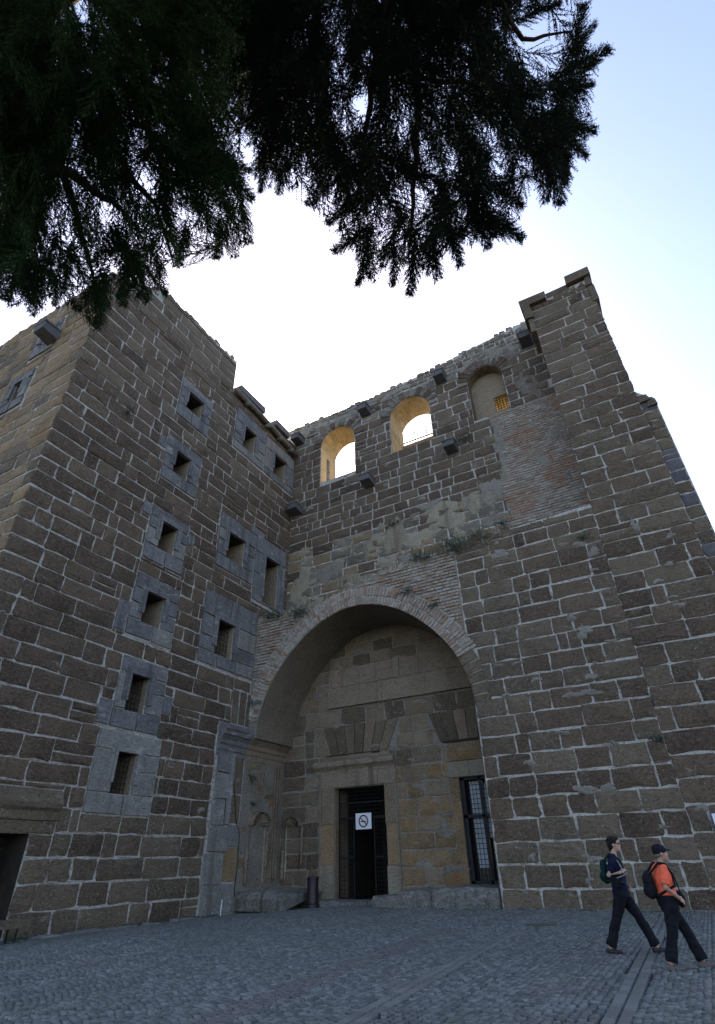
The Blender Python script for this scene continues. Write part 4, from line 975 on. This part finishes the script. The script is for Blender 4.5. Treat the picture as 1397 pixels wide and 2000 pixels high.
# tufts of plants rooted in the joints
def tuft(name, label, loc, out, size, nb, group=None, droop=.5):
    mb = MB(); loc = Vector(loc); out = Vector(out).normalized()
    for k in range(nb):
        d = (out*random.uniform(.1, .8)+Vector((random.uniform(-1, 1), random.uniform(-1, 1), random.uniform(-droop, .9)))*.8).normalized()
        ln = size*random.uniform(.4, 1); root = loc+Vector((random.gauss(0, .55), random.uniform(-.1, .05), random.gauss(0, .16)))*size
        s = d.orthogonal().normalized()
        for j in range(5):
            c = root+d*ln*(j+1)/5+Vector((0, 0, -droop*.25*ln*(j/5)**2)); w_ = random.uniform(.012, .032); e1 = (s+Vector((random.uniform(-1, 1),)*3)*.5).normalized()*w_; e2 = d*w_*1.3+Vector((random.uniform(-.02, .02),)*3)
            mb.add([c-e2, c+e1, c+e2, c-e1], [(0, 1, 2, 3)])
        mb.add([root, root+s*.006, root+d*ln], [(0, 1, 2)])
    me = mesh(name, mb.v, mb.f, ['leaf']); return thing(name, label, 'plant', me=me, group='plants rooted in the walls')
tuft('wall_plant', 'large blue green bush hanging over the top of the brick spandrel', (-6.7, Y1-.1, 14.1), (0, -1, .1), .85, 240)
tuft('wall_plant', 'trailing green plant on the ledge right of the large bush', (-5.4, Y1-.1, 14.3), (0, -1, .1), .6, 110)
tuft('wall_plant', 'trailing green plant just left of the large bush on the ledge', (-8.4, Y1-.1, 14.0), (0, -1, .1), .6, 120)
tuft('wall_plant', 'green plant on the brick spandrel at the left haunch of the arch', (-15.6, Y1-.1, 12.75), (0, -1, -.2), .65, 140)
tuft('wall_plant', 'green growth in the corner where brick arch meets the left wing', (-17.4, Y1-.1, 12.9), (0, -1, .1), .6, 110)
tuft('wall_plant', 'small plant hanging in the brick ring right of the crown', (-9.3, Y1-.1, 12.4), (0, -1, 0), .4, 50)
tuft('wall_plant', 'small plant in the right brick spandrel beside the arch ring', (-8.0, Y1-.1, 11.4), (0, -1, 0), .3, 40)
tuft('wall_plant', 'dark green plant at the left springing of the arch', (XL+.25, 22.25, 8.4), (1, -.3, -.2), .5, 70)
tuft('wall_plant', 'dark green plant in the carved portal above the niche', (XL+.1, 22.75, 5.0), (1, -.3, -.2), .35, 60)
tuft('wall_plant', 'tiny plant beside the shell niche', (XL+.1, 23.0, 3.9), (1, -.3, -.2), .25, 30)
tuft('wall_plant', 'bright green sprig low on the right wall above the walkers', (-.42, Y1-.08, 4.75), (0, -1, .2), .26, 40)
tuft('wall_plant', 'small plant below the lower corner of the brick patch', (-4.2, Y1-.08, 14.6), (0, -1, .2), .35, 50)
tuft('wall_plant', 'small green plant on the flat face below the tower seam', (-.95, Y1-.08, 12.95), (0, -1, .2), .28, 40)
tuft('wall_plant', 'small dark plant in the stained plaster below the middle corbel', (-10.9, Y2-.1, 18.2), (0, -1, .1), .35, 50)
tuft('wall_plant', 'grassy tuft under the sill of the blocked opening', (-5.9, Y2-.1, 22.6), (0, -1, .1), .4, 60)
tuft('wall_plant', 'green sprig high on the left wing between the dark blocks', (XL+.08, 11.3, 19.7), (1, 0, -.2), .4, 60)

# ================================================================== PEOPLE
def skinm(name, c): return plain(name, c, .55, nz=.08, scale=30)
M['skin'] = skinm('skin', (.42, .26, .19)); M['skin2'] = skinm('tanned_skin', (.36, .21, .15)); M['hair'] = plain('dark_brown_hair', (.005, .003, .003), .95, nz=.4, scale=90)
def cloth(name, c, nz=.25): 
    m = bpy.data.materials.new(name); t, b = nodes(m); p = N(t, 'ShaderNodeNewGeometry').outputs['Position']
    n_ = noise(t, p, 9, 4, .55, 1.0); L(t, mixc(t, smooth(t, n_, .35, .65), tuple(x*(1-nz) for x in c), tuple(x*(1+nz) for x in c)), b.inputs['Base Color'])
    b.inputs['Roughness'].default_value = .9; b.inputs['Specular IOR Level'].default_value = .15
    bump(t, b, n_, .7, .02); return m
M['navy'] = cloth('navy_cotton', (.009, .010, .032)); M['black'] = cloth('black_cloth', (.010, .010, .014)); M['orange'] = cloth('orange_polo', (.85, .15, .075), .08)
M['teal'] = cloth('dark_green_nylon', (.004, .028, .025)); M['capm'] = cloth('black_cap', (.013, .012, .018)); M['shoe_d'] = plain('dark_shoe', (.02, .015, .02), .5); M['shoe_g'] = plain('grey_tan_shoe', (.12, .10, .09), .8)
M['strapc'] = plain('pale_strap', (.30, .26, .24), .7); M['lens'] = plain('dark_lens', (.01, .01, .012), .1); M['grey_hair'] = plain('grey_hair', (.12, .11, .10), .7)
def sphere(mb, c, r, n=10, rot=None):
    r = (r, r, r) if isinstance(r, (int, float)) else r; V = []; m_ = n//2+2
    for i in range(1, m_):
        for k in range(n*1):
            v = Vector((r[0]*sin(pi*i/m_)*cos(2*pi*k/n), r[1]*sin(pi*i/m_)*sin(2*pi*k/n), r[2]*cos(pi*i/m_)))
            V.append(v)
    V += [Vector((0, 0, r[2])), Vector((0, 0, -r[2]))]
    if rot: V = [rot @ v for v in V]
    V = [v+Vector(c) for v in V]; T_ = len(V)-2
    Fs = [(i*n+k, (i+1)*n+k, (i+1)*n+(k+1) % n, i*n+(k+1) % n) for i in range(m_-2) for k in range(n)]
    Fs += [(T_, k, (k+1) % n) for k in range(n)]+[(T_+1, (m_-2)*n+(k+1) % n, (m_-2)*n+k) for k in range(n)]
    mb.add(V, Fs)
def limb(mb, pts, rs, n=12):
    mb.tube(pts, rs, n)
    for p, r in zip(pts, rs): sphere(mb, p, r*.99, n)
def loft(mb, rings, n=16):   # rings: (z, cx, cy, rx, ry)
    V = []
    for z, cx, cy, rx, ry in rings:
        V += [(cx+rx*cos(2*pi*k/n), cy+ry*sin(2*pi*k/n), z) for k in range(n)]
    m_ = len(rings); Fs = [(i*n+k, i*n+(k+1) % n, (i+1)*n+(k+1) % n, (i+1)*n+k) for i in range(m_-1) for k in range(n)]
    Fs += [tuple(range(n))[::-1], tuple((m_-1)*n+k for k in range(n))]; mb.add(V, Fs)
tex = bpy.data.textures.new('folds', 'CLOUDS'); tex.noise_scale = .11; tex.noise_depth = 2
def remesh(mb, name, mat, parent, vox=.012, sm=2, fold=0.0):
    o = mb.obj(name, mat, None, fix=True)
    md = o.modifiers.new('r', 'REMESH'); md.mode = 'VOXEL'; md.voxel_size = vox; md.use_smooth_shade = True
    if sm: s_ = o.modifiers.new('s', 'SMOOTH'); s_.factor = .5; s_.iterations = sm
    if fold: dm = o.modifiers.new('d', 'DISPLACE'); dm.texture = tex; dm.strength = fold; dm.mid_level = .5
    dg = bpy.context.evaluated_depsgraph_get(); dg.update()
    me = bpy.data.meshes.new_from_object(o.evaluated_get(dg)); o.modifiers.clear(); o.data = me
    o.parent = parent; return o
def head(mb, c, yaw=0.0, s=1.0):
    R = Matrix.Rotation(yaw, 3, 'Z'); c = Vector(c)
    def sp(p, r, n=12): sphere(mb, c+R @ (Vector(p)*s), tuple(x*s for x in r), n, R)
    sp((0, 0, .035), (.098, .076, .098), 16); sp((.028, 0, -.03), (.072, .062, .085)); sp((.070, 0, -.088), (.026, .030, .024)); sp((.03, 0, -.07), (.06, .05, .035))
    sp((.100, 0, -.012), (.022, .013, .016)); sp((.090, 0, .012), (.014, .010, .028)); sp((.082, 0, .038), (.018, .048, .012))
    sp((.088, 0, -.046), (.014, .024, .007)); sp((.086, 0, -.058), (.014, .021, .008))
    for s_ in (-1, 1): sp((-.008, s_*.074, -.005), (.020, .010, .032)); sp((.052, s_*.042, -.018), (.024, .02, .024))
def hand(mb, w, d, up, s=1.0, curl=.5):
    """w wrist, d hand direction, up = back of the hand"""
    w, d, up = Vector(w), Vector(d).normalized(), Vector(up).normalized(); sd_ = d.cross(up).normalized(); up = sd_.cross(d)
    R = Matrix((d, sd_, up)).transposed(); sphere(mb, w+d*.05*s, (.052*s, .040*s, .017*s), 12, R); limb(mb, [w-d*.02, w+d*.02], [.026*s, .024*s], 10)
    for i, (o_, l_) in enumerate(((-.030, .068), (-.010, .078), (.010, .072), (.029, .056))):
        p = w+d*.085*s+sd_*o_*s; q1 = p+(d*cos(curl*.5)-up*sin(curl*.5))*l_*.42*s; q2 = q1+(d*cos(curl*1.4)-up*sin(curl*1.4))*l_*.32*s; q3 = q2+(d*cos(curl*2.3)-up*sin(curl*2.3))*l_*.26*s
        limb(mb, [p, q1, q2, q3], [.0095*s, .009*s, .0082*s, .007*s], 8)
    p = w+d*.03*s-sd_*.030*s; q1 = p+(d*.6-sd_*.7-up*.25).normalized()*.035*s; q2 = q1+(d*.9-sd_*.25-up*.35).normalized()*.03*s
    limb(mb, [p, q1, q2], [.013*s, .011*s, .009*s], 8)
def shoe(parent, a, yaw, mat, pitch=0.0, open_=False, skin='skin'):
    R = Matrix.Rotation(yaw, 3, 'Z') @ Matrix.Rotation(pitch, 3, 'Y'); mb = MB(); a = Vector(a)
    for p, r in (((-.045, 0, -.045), (.05, .038, .036)), ((.03, 0, -.052), (.085, .040, .030)), ((.115, 0, -.058), (.075, .047, .026)), ((.0, 0, -.075), (.09, .036, .012)), ((.1, 0, -.078), (.09, .044, .010))):
        sphere(mb, a+R @ Vector(p), r, 12, R)
    remesh(mb, 'shoe', mat, parent, .007, 1)

def person(loc, yaw, label, h, hips, legs, arms, chest, neck, headc, hyaw, skin, shirt, sleeve, trouser, shoe_m, lean, wide=1.0, tuck=False):
    root = thing('person', label, 'person'); root.location = loc; root.rotation_euler = (0, 0, yaw)
    body = MB()
    loft(body, [(hips[2]-.08, hips[0], 0, .09, .13), (hips[2]+.05, hips[0], 0, .105*wide, .15), (hips[2]+.2, hips[0]+lean*.3, 0, .095*wide, .125), (chest[2], chest[0], 0, .11*wide, .155), (chest[2]+.13, chest[0]-.01, 0, .085, .17), (neck[2]-.03, neck[0]-.01, 0, .055, .07)])
    limb(body, [(neck[0]-.015, 0, neck[2]-.06), (headc[0]-.02, 0, headc[2]-.06)], [.055, .050], 12)
    head(body, headc, hyaw)
    for s_, lg in zip((-1, 1), legs): limb(body, [(hips[0], s_*.085, hips[2]-.03), lg[0], lg[1]], [.075, .052, .038])
    for s_, a in zip((-1, 1), arms):
        limb(body, [a[0], a[1], a[2]], [.046, .037, .026]); hand(body, a[2], a[3], a[4], 1.0, a[5])
    b = remesh(body, 'body', skin, root, .0085, 1)
    sh = MB(); sz = hips[2]
    loft(sh, [(sz-(.14 if not tuck else .02), hips[0], 0, .145*wide if not tuck else .12*wide, .19 if not tuck else .16), (sz+.02, hips[0], 0, .135*wide, .175), (sz+.16, hips[0]+lean*.3, 0, .125*wide, .155), (chest[2]-.02, chest[0], 0, .135*wide, .18), (chest[2]+.11, chest[0]-.01, 0, .105*wide, .185), (chest[2]+.17, chest[0]-.015, 0, .085, .13), (neck[2]-.035, neck[0]-.015, 0, .062, .072)], 20)
    for s_, a in zip((-1, 1), arms):
        A, B = Vector(a[0]), Vector(a[1]); limb(sh, [A, A+(B-A)*.5], [.068, .060]); sh.tube([A+(B-A)*.5, A+(B-A)*sleeve], [.062, .067], 12)
    remesh(sh, 'shirt', shirt, root, .011, 2, .035)
    tr = MB()
    loft(tr, [(hips[2]-.16, hips[0], 0, .11, .15), (hips[2]-.04, hips[0], 0, .14*wide if tuck else .125*wide, .18 if tuck else .165), (hips[2]+.05, hips[0], 0, .145*wide if tuck else .11*wide, .185 if tuck else .15)], 18)
    for s_, lg in zip((-1, 1), legs):
        K, A = Vector(lg[0]), Vector(lg[1]); H_ = Vector((hips[0], s_*.085, hips[2]-.08))
        limb(tr, [H_, H_+(K-H_)*.5, K], [.115, .100, .080]); e = A+(K-A)*.06+Vector((0, 0, -.01))
        tr.tube([K, K+(e-K)*.5, e], [.080, .080, .088], 14)
    remesh(tr, 'trousers', trouser, root, .012, 2, .035)
    for lg in legs: shoe(root, lg[1], 0, shoe_m, lg[2])
    return root
# walker in navy
p1 = person((-1.62, 12.76, 0), radians(3), 'woman with short dark hair and sunglasses striding in navy tee and black trousers', 1.72,
    (.0, 0, .93), [((-.16, -.09, .50), (-.37, -.09, .085), 0.0), ((.20, .09, .51), (.36, .10, .10), -.12)],
    [((.005, -.185, 1.37), (-.12, -.245, 1.13), (.09, -.20, 1.17), (.8, .45, .45), (0, -.6, .8), .9), ((.01, .185, 1.37), (-.05, .24, 1.12), (.06, .17, .95), (1, -.3, .1), (0, .6, .8), .7)],
    (.02, 0, 1.24), (.035, 0, 1.47), (.075, 0, 1.60), .0, 'skin', 'navy', .78, 'black', 'shoe_d', .05)
hb = MB(); hc = Vector((.075, 0, 1.60))
for p, r in (((-.015, 0, .052), (.104, .088, .094)), ((-.06, 0, -.005), (.062, .080, .085)), ((.045, 0, .10), (.06, .06, .035)), ((-.075, 0, -.06), (.035, .055, .045))): sphere(hb, hc+Vector(p), r, 14)
for k in range(26): 
    a = random.uniform(0, 6.28); sphere(hb, hc+Vector((-.03+.080*cos(a), .072*sin(a), .05+random.uniform(-.03, .05))), (.030, .026, .026), 6)
remesh(hb, 'hair', 'hair', p1, .008, 1)
gl = MB()
for s_ in (-1, 1): sphere(gl, hc+Vector((.090, s_*.034, .014)), (.012, .028, .019), 10); gl.tube([hc+Vector((.088, s_*.06, .02)), hc+Vector((.0, s_*.082, .015))], .004, 5)
gl.tube([hc+Vector((.1, -.02, .018)), hc+Vector((.1, .02, .018))], .004, 5); gl.obj('sunglasses', 'lens', p1)
def backpack(parent_label, person_, c, dims, mat, shoulders, tilt=0.0):
    root = thing('backpack', parent_label, 'backpack'); root.location = person_.location; root.rotation_euler = person_.rotation_euler
    mb = MB(); R = Matrix.Rotation(tilt, 3, 'Y'); c = Vector(c); rx, ry, rz = dims
    for p, r in (((0, 0, -rz*.3), (rx, ry, rz*.62)), ((0, 0, rz*.25), (rx*.85, ry*.9, rz*.7)), ((-rx*.5, 0, -rz*.35), (rx*.7, ry*.7, rz*.4))): sphere(mb, c+R @ Vector(p), r, 16, R)
    remesh(mb, 'bag', mat, root, .010, 2, .03)
    for s_ in (-1, 1):
        mb = MB(); sx = shoulders
        pts = [c+Vector((rx*.3, s_*.09, rz*.75)), Vector((sx[0]-.04, s_*.125, sx[1]+.035)), Vector((sx[0]+.05, s_*.13, sx[1]+.02)), Vector((sx[0]+.125, s_*.135, sx[1]-.12)), Vector((sx[0]+.10, s_*.17, sx[1]-.27)), c+Vector((rx*.4, s_*.13, -rz*.7))]
        mb.tube(pts, .018, 6); mb.obj('strap', mat, root)
    return root
backpack('dark green backpack worn by the woman in navy', p1, (-.195, 0, 1.18), (.085, .135, .21), 'teal', (.0, 1.42))
cb = thing('camera_bag', 'small black camera on a pale strap hanging at the hip of the woman in navy', 'camera bag'); cb.location = p1.location; cb.rotation_euler = p1.rotation_euler
MB().box(-.10, .06, -.29, -.20, .96, 1.08, j=.006).obj('case', 'black', cb); MB().tube([(.06, -.245, 1.02), (.11, -.245, 1.02)], .035, 12).obj('lens_barrel', 'lens', cb)
MB().tube([(.0, -.21, 1.08), (.15, -.205, 1.13), (.10, -.175, 1.30), (.02, -.13, 1.44), (-.05, -.08, 1.46), (-.15, .05, 1.30)], .010, 5).obj('strap', 'strapc', cb)
# walker in orange, smaller
p2 = person((-.78, 11.40, 0), radians(22), 'man in bright orange polo and black cap walking with one hand at his hip', 1.56,
    (-.01, 0, .84), [((-.10, -.10, .44), (-.24, -.11, .075), 0.0), ((.17, .10, .45), (.29, .11, .085), -.10)],
    [((-.0, -.185, 1.23), (-.07, -.25, .99), (.10, -.20, .86), (.75, .35, -.6), (.2, -.8, .5), .6), ((.0, .185, 1.23), (-.02, .25, .99), (.10, .20, .86), (.8, -.3, -.5), (.2, .8, .5), .6)],
    (.015, 0, 1.11), (.03, 0, 1.31), (.075, 0, 1.435), .0, 'skin2', 'orange', .85, 'black', 'shoe_g', .04, 1.12, True)
hc = Vector((.075, 0, 1.435)); cp_ = MB()
sphere(cp_, hc+Vector((-.008, 0, .055)), (.112, .092, .085), 16); sphere(cp_, hc+Vector((-.05, 0, .03)), (.065, .085, .06), 12)
for k in range(6): sphere(cp_, hc+Vector((.09+k*.013, 0, .058-k*.003)), (.02, .068-k*.006, .009), 10)
remesh(cp_, 'cap', 'capm', p2, .008, 1)
hh = MB(); sphere(hh, hc+Vector((-.055, 0, -.02)), (.045, .072, .045), 12); remesh(hh, 'hair', 'grey_hair', p2, .008, 1)
cl_ = MB(); limb(cl_, [(-.02, -.05, 1.30), (.03, -.055, 1.30), (.07, -.03, 1.285)], [.022, .022, .018], 8); limb(cl_, [(-.02, .05, 1.30), (.03, .055, 1.30), (.07, .03, 1.285)], [.022, .022, .018], 8); remesh(cl_, 'collar', 'orange', p2, .008, 1)
backpack('small black backpack worn by the man in orange', p2, (-.225, 0, 1.02), (.09, .13, .20), 'black', (.0, 1.28))
bb = thing('shoulder_bag', 'black shoulder bag carried at the front of the man in orange', 'bag'); bb.location = p2.location; bb.rotation_euler = p2.rotation_euler
mb = MB(); sphere(mb, (.20, .03, .83), (.065, .10, .11), 14); remesh(mb, 'bag', 'black', bb, .01, 1)
MB().tube([(.20, -.03, .92), (.175, -.07, 1.02), (.155, -.08, 1.15), (.08, -.09, 1.27), (-.04, -.08, 1.31), (-.12, .0, 1.22)], .010, 5).obj('strap', 'black', bb)

# ================================================================== TREES OVERHEAD
def plume_templates(nvar=5):
    """feathery conifer spray: stem along +X, shoots set all round it, each shoot fringed with needles"""
    out = []
    for v in range(nvar):
        r = np.random.default_rng(200+v); T = []
        def tri(p, q, s): T.append((p-s, p+s, q))
        up = np.array([0, 0, 1.]); 
        n = 30
        for i in range(n):
            t = (i+.5)/n; base = np.array([t*.93, .03*sin(t*4+v), -.10*t*t])
            ln = (.30*(1-t)**.75+.09)*r.uniform(.7, 1.15); az = i*2.4+r.uniform(-.5, .5)
            d = np.array([.95, .85*cos(az), .6*sin(az)])*1.0; d /= np.linalg.norm(d)
            s = np.cross(d, up); s /= np.linalg.norm(s)
            tri(base, base+d*ln, s*.006)
            m_ = max(4, int(ln/.028))
            for j in range(m_):
                f = (j+.6)/m_; q = base+d*ln*f
                for sg in (-1, 1):
                    dd = d*.85+s*sg*.62+r.normal(0, .28, 3); dd /= np.linalg.norm(dd); nl = .062*(1-f*.45)*r.uniform(.7, 1.3)
                    sw = np.cross(dd, r.normal(0, 1, 3)); sw /= np.linalg.norm(sw)
                    tri(q, q+dd*nl, sw*.0085)
        for j in range(16):
            dd = np.array([1, 0, -.1])+r.normal(0, .45, 3); dd /= np.linalg.norm(dd); sw = np.cross(dd, r.normal(0, 1, 3)); sw /= np.linalg.norm(sw)
            tri(np.array([.88, 0, -.08]), np.array([.88, 0, -.08])+dd*.09, sw*.009)
        tri(np.array([0, 0, 0.]), np.array([.97, 0, -.1]), np.array([0, .010, 0])); tri(np.array([0, 0, 0.]), np.array([.97, 0, -.1]), np.array([0, 0, .010]))
        out.append(np.array(T).reshape(-1, 3))
    return out
PLT = plume_templates()
def inpoly(x, y, P_):
    c = False; j = len(P_)-1
    for i in range(len(P_)):
        (xi, yi), (xj, yj) = P_[i], P_[j]
        if (yi > y) != (yj > y) and x < (xj-xi)*(y-yi)/(yj-yi)+xi: c = not c
        j = i
    return c
def tree(name, label, outline, holes, root_px, trunk, depth, mat, dens, seed, limbs, tips, bounds, biglen=(65, 140)):
    r = random.Random(seed); root = thing(name, label, 'tree', group='conifers over the courtyard'); chunks = []
    C0 = Vector((0, 0, EYE))
    def at(px, py, d): return C0+ray(px, py).normalized()*d
    def plume(px, py, dx, dy, ln, d, dd):
        p = at(px, py, d); q = at(px+dx*ln, py+dy*ln, d+dd); X = q-p; L_ = X.length; X.normalize()
        Z = Vector((r.uniform(-.6, .6), r.uniform(-.6, .6), 1)); Y_ = Z.cross(X).normalized(); Z = X.cross(Y_)
        t = PLT[r.randrange(len(PLT))]; w_ = min(L_, 1.15)*r.uniform(.8, 1.0)
        Mx = np.array([[X.x*L_, Y_.x*w_, Z.x*w_], [X.y*L_, Y_.y*w_, Z.y*w_], [X.z*L_, Y_.z*w_, Z.z*w_]]); chunks.append(t @ Mx.T+np.array(p))
    n = 0; tries = 0
    while n < dens and tries < dens*30:
        tries += 1; px, py = r.uniform(*bounds[0]), bounds[1][0]+(bounds[1][1]-bounds[1][0])*r.random()**1.25; dx, dy = px-root_px[0], py-root_px[1]; l_ = math.hypot(dx, dy) or 1; dx, dy = dx/l_, dy/l_
        a = r.gauss(0, .75); dx, dy = dx*cos(a)-dy*sin(a), dx*sin(a)+dy*cos(a); dy += .25; ln = r.uniform(*biglen)
        tx, ty_ = px+dx*ln*.97, py+dy*ln*.97; mx_, my_ = px+dx*ln*.55, py+dy*ln*.55
        if not inpoly(tx, ty_, outline) or not inpoly(px, py, outline) or not inpoly(mx_, my_, outline): continue
        bad = px+dx*ln > 1060 and py+dy*ln < 90 and r.random() < .7
        for hx, hy, hr in holes:
            for qx, qy in ((mx_, my_), (tx, ty_), ((px+mx_)/2, (py+my_)/2)):
                if math.hypot(qx-hx, qy-hy) < hr*1.1: bad = True
        if bad and r.random() < .93: continue
        if my_ > 330 and r.random() < .25: continue
        d = r.uniform(*depth); plume(px, py, dx, dy, ln, d, r.uniform(-.25, .35)); n += 1
    for (tx, ty_, ang, ln) in tips:      # drooping and jutting tips that make the outline
        dx, dy = cos(radians(ang)), sin(radians(ang))
        for k in range(5):
            a = radians(ang)+r.uniform(-.22, .22); l2 = ln*r.uniform(.75, 1.05); dx, dy = cos(a), sin(a)
            plume(tx-dx*l2*.97+r.uniform(-5, 5), ty_-dy*l2*.97+r.uniform(-5, 5), dx, dy, l2, r.uniform(depth[0]+.3, depth[1]-1), r.uniform(-.1, .2))
    V = np.concatenate(chunks); nT = len(V)//3
    me = bpy.data.meshes.new('crown'); me.vertices.add(len(V)); me.vertices.foreach_set('co', V.ravel()); me.loops.add(len(V)); me.loops.foreach_set('vertex_index', np.arange(len(V), dtype=np.int32))
    me.polygons.add(nT); me.polygons.foreach_set('loop_start', np.arange(0, len(V), 3, dtype=np.int32)); me.materials.append(M[mat]); me.update()
    link('crown', me, root, kind='stuff')
    tv = Vector(trunk); mb = MB()
    mb.tube([tv+Vector((0, 0, -.3)), tv+Vector((.05, 0, 1)), tv+Vector((.0, .1, 3.5)), tv+Vector((.15, .2, 7)), tv+Vector((.2, .3, 11)), tv+Vector((.2, .5, 15))], [.48, .38, .32, .26, .17, .06], 14); mb.obj('trunk', 'bark', root, smooth_=True)
    for (hz, pts, r0) in limbs:
        P_ = [tv+Vector((.1, .2, hz))]+[at(*p) for p in pts]; m_ = len(P_); Q = []
        for i in range(m_-1):
            for k in range(5):
                f = k/5; Q.append(P_[i]*(1-f)+P_[i+1]*f+Vector((r.uniform(-.03, .03), r.uniform(-.03, .03), r.uniform(-.03, .03))))
        Q.append(P_[-1]); mb = MB(); mb.tube(Q, [r0*(1-.88*i/(len(Q)-1)) for i in range(len(Q))], 7); mb.obj('limb', 'bark', root, smooth_=True)
    return root
outL = [(-140, -160), (560, -160), (500, 60), (478, 200), (470, 300), (497, 380), (490, 470), (440, 505), (360, 520), (335, 560), (250, 600), (190, 635), (120, 600), (60, 608), (-140, 560)]
holL = [(140, 340, 22), (135, 262, 9), (218, 430, 26), (290, 365, 24), (268, 275, 20), (365, 425, 24), (400, 445, 12), (450, 455, 14), (480, 275, 18), (435, 135, 9), (125, 440, 14), (100, 420, 12), (165, 530, 13), (320, 480, 14), (175, 470, 12)]
tipL = [(495, 385, 35, 120), (488, 475, 70, 120), (425, 508, 100, 110), (350, 520, 95, 100), (325, 575, 60, 110), (240, 598, 95, 100), (190, 640, 95, 120), (110, 600, 100, 90), (60, 612, 110, 90), (10, 590, 120, 90), (495, 330, 10, 90), (460, 500, 80, 90), (290, 590, 80, 90)]
tree('juniper_tree', 'dark juniper whose dense boughs hang over the upper left corner', outL, holL, (120, -60), (-7.2, -.8, -.1), (6.5, 9.5), 'needle', 1500, 5,
     [(6.0, [(-60, 200, 7.5), (30, 290, 7.6), (160, 355, 7.8), (250, 420, 8.2)], .16), (7.5, [(100, 60, 8), (260, 180, 8.2), (420, 330, 8.6)], .13), (8, [(200, -50, 9), (380, 120, 9), (470, 260, 9)], .12), (5.5, [(-80, 330, 7.6), (20, 480, 7.9), (60, 560, 8)], .09), (7, [(60, 180, 8.2), (150, 420, 8.2), (190, 590, 8.4)], .09), (7.2, [(120, 160, 8.4), (300, 400, 8.6), (340, 520, 8.8)], .08)], tipL, ((-140, 560), (-160, 620)))
outR = [(440, -200), (1200, -200), (1090, 0), (1040, 30), (1000, 60), (1050, 115), (1100, 100), (1112, 40), (1138, 5), (1152, 60), (1130, 115), (1192, 95), (1150, 170), (1165, 250), (1140, 300), (1112, 330), (1100, 402), (1062, 400), (1040, 350), (1010, 400), (1026, 462), (960, 480), (900, 505), (862, 530), (800, 575), (790, 545), (700, 556), (695, 530), (640, 480), (640, 440), (600, 395), (555, 375), (505, 365), (480, 300), (440, 250), (400, 100), (380, -200)]
holR = [(643, 45, 20), (660, 145, 17), (650, 350, 14), (706, 212, 22), (790, 245, 22), (822, 395, 22), (795, 528, 15), (950, 262, 20), (995, 300, 14), (972, 340, 16), (1015, 332, 12), (1058, 215, 16), (862, 212, 14), (1030, 118, 24), (725, 438, 16), (755, 442, 14), (600, 300, 10), (690, 300, 9), (565, 290, 14), (900, 110, 10), (745, 300, 10), (1000, 80, 14), (880, 300, 12), (700, 375, 10), (830, 300, 13), (920, 160, 9), (780, 120, 8)]
tipR = [(1095, 5, -20, 110), (1140, 8, -75, 150), (1190, 95, -35, 140), (1163, 160, -10, 100), (1163, 250, 15, 110), (1148, 305, 40, 110), (1110, 330, 50, 90), (1092, 402, 85, 140), (1065, 395, 95, 120), (1022, 405, 40, 100), (1026, 463, 30, 130), (955, 485, 75, 110), (900, 520, 80, 110), (860, 545, 75, 110), (800, 575, 92, 120), (765, 560, 100, 110), (700, 556, 110, 120), (650, 490, 150, 110), (640, 430, 150, 100), (600, 395, 130, 90), (545, 378, 110, 90), (510, 372, 100, 100), (1160, 45, -60, 90)]
tree('cypress_tree', 'dark spreading cypress whose boughs reach across the sky above the theatre', outR, holR, (720, -160), (1.6, -2.6, 0), (8.0, 11.5), 'needle2', 1250, 9,
     [(9, [(900, -200, 8), (760, 0, 9), (720, 200, 9.3), (700, 380, 9.6)], .12), (9.5, [(800, -150, 9), (810, 150, 9.6), (1060, 180, 10)], .10), (10, [(800, -150, 9), (815, 240, 9.6), (805, 400, 9.7), (800, 520, 9.9)], .10), (9, [(900, -150, 9), (950, 150, 9.6), (1080, 360, 10)], .10), (10.5, [(640, -150, 10), (600, 150, 10), (560, 330, 10.2)], .09),
      (9.8, [(900, -150, 9), (1020, 80, 9.6), (1120, 60, 9.8)], .07), (9.8, [(960, 200, 9.5), (1060, 180, 9.8), (1140, 140, 10)], .05)], tipR, ((380, 1190), (-180, 570)))
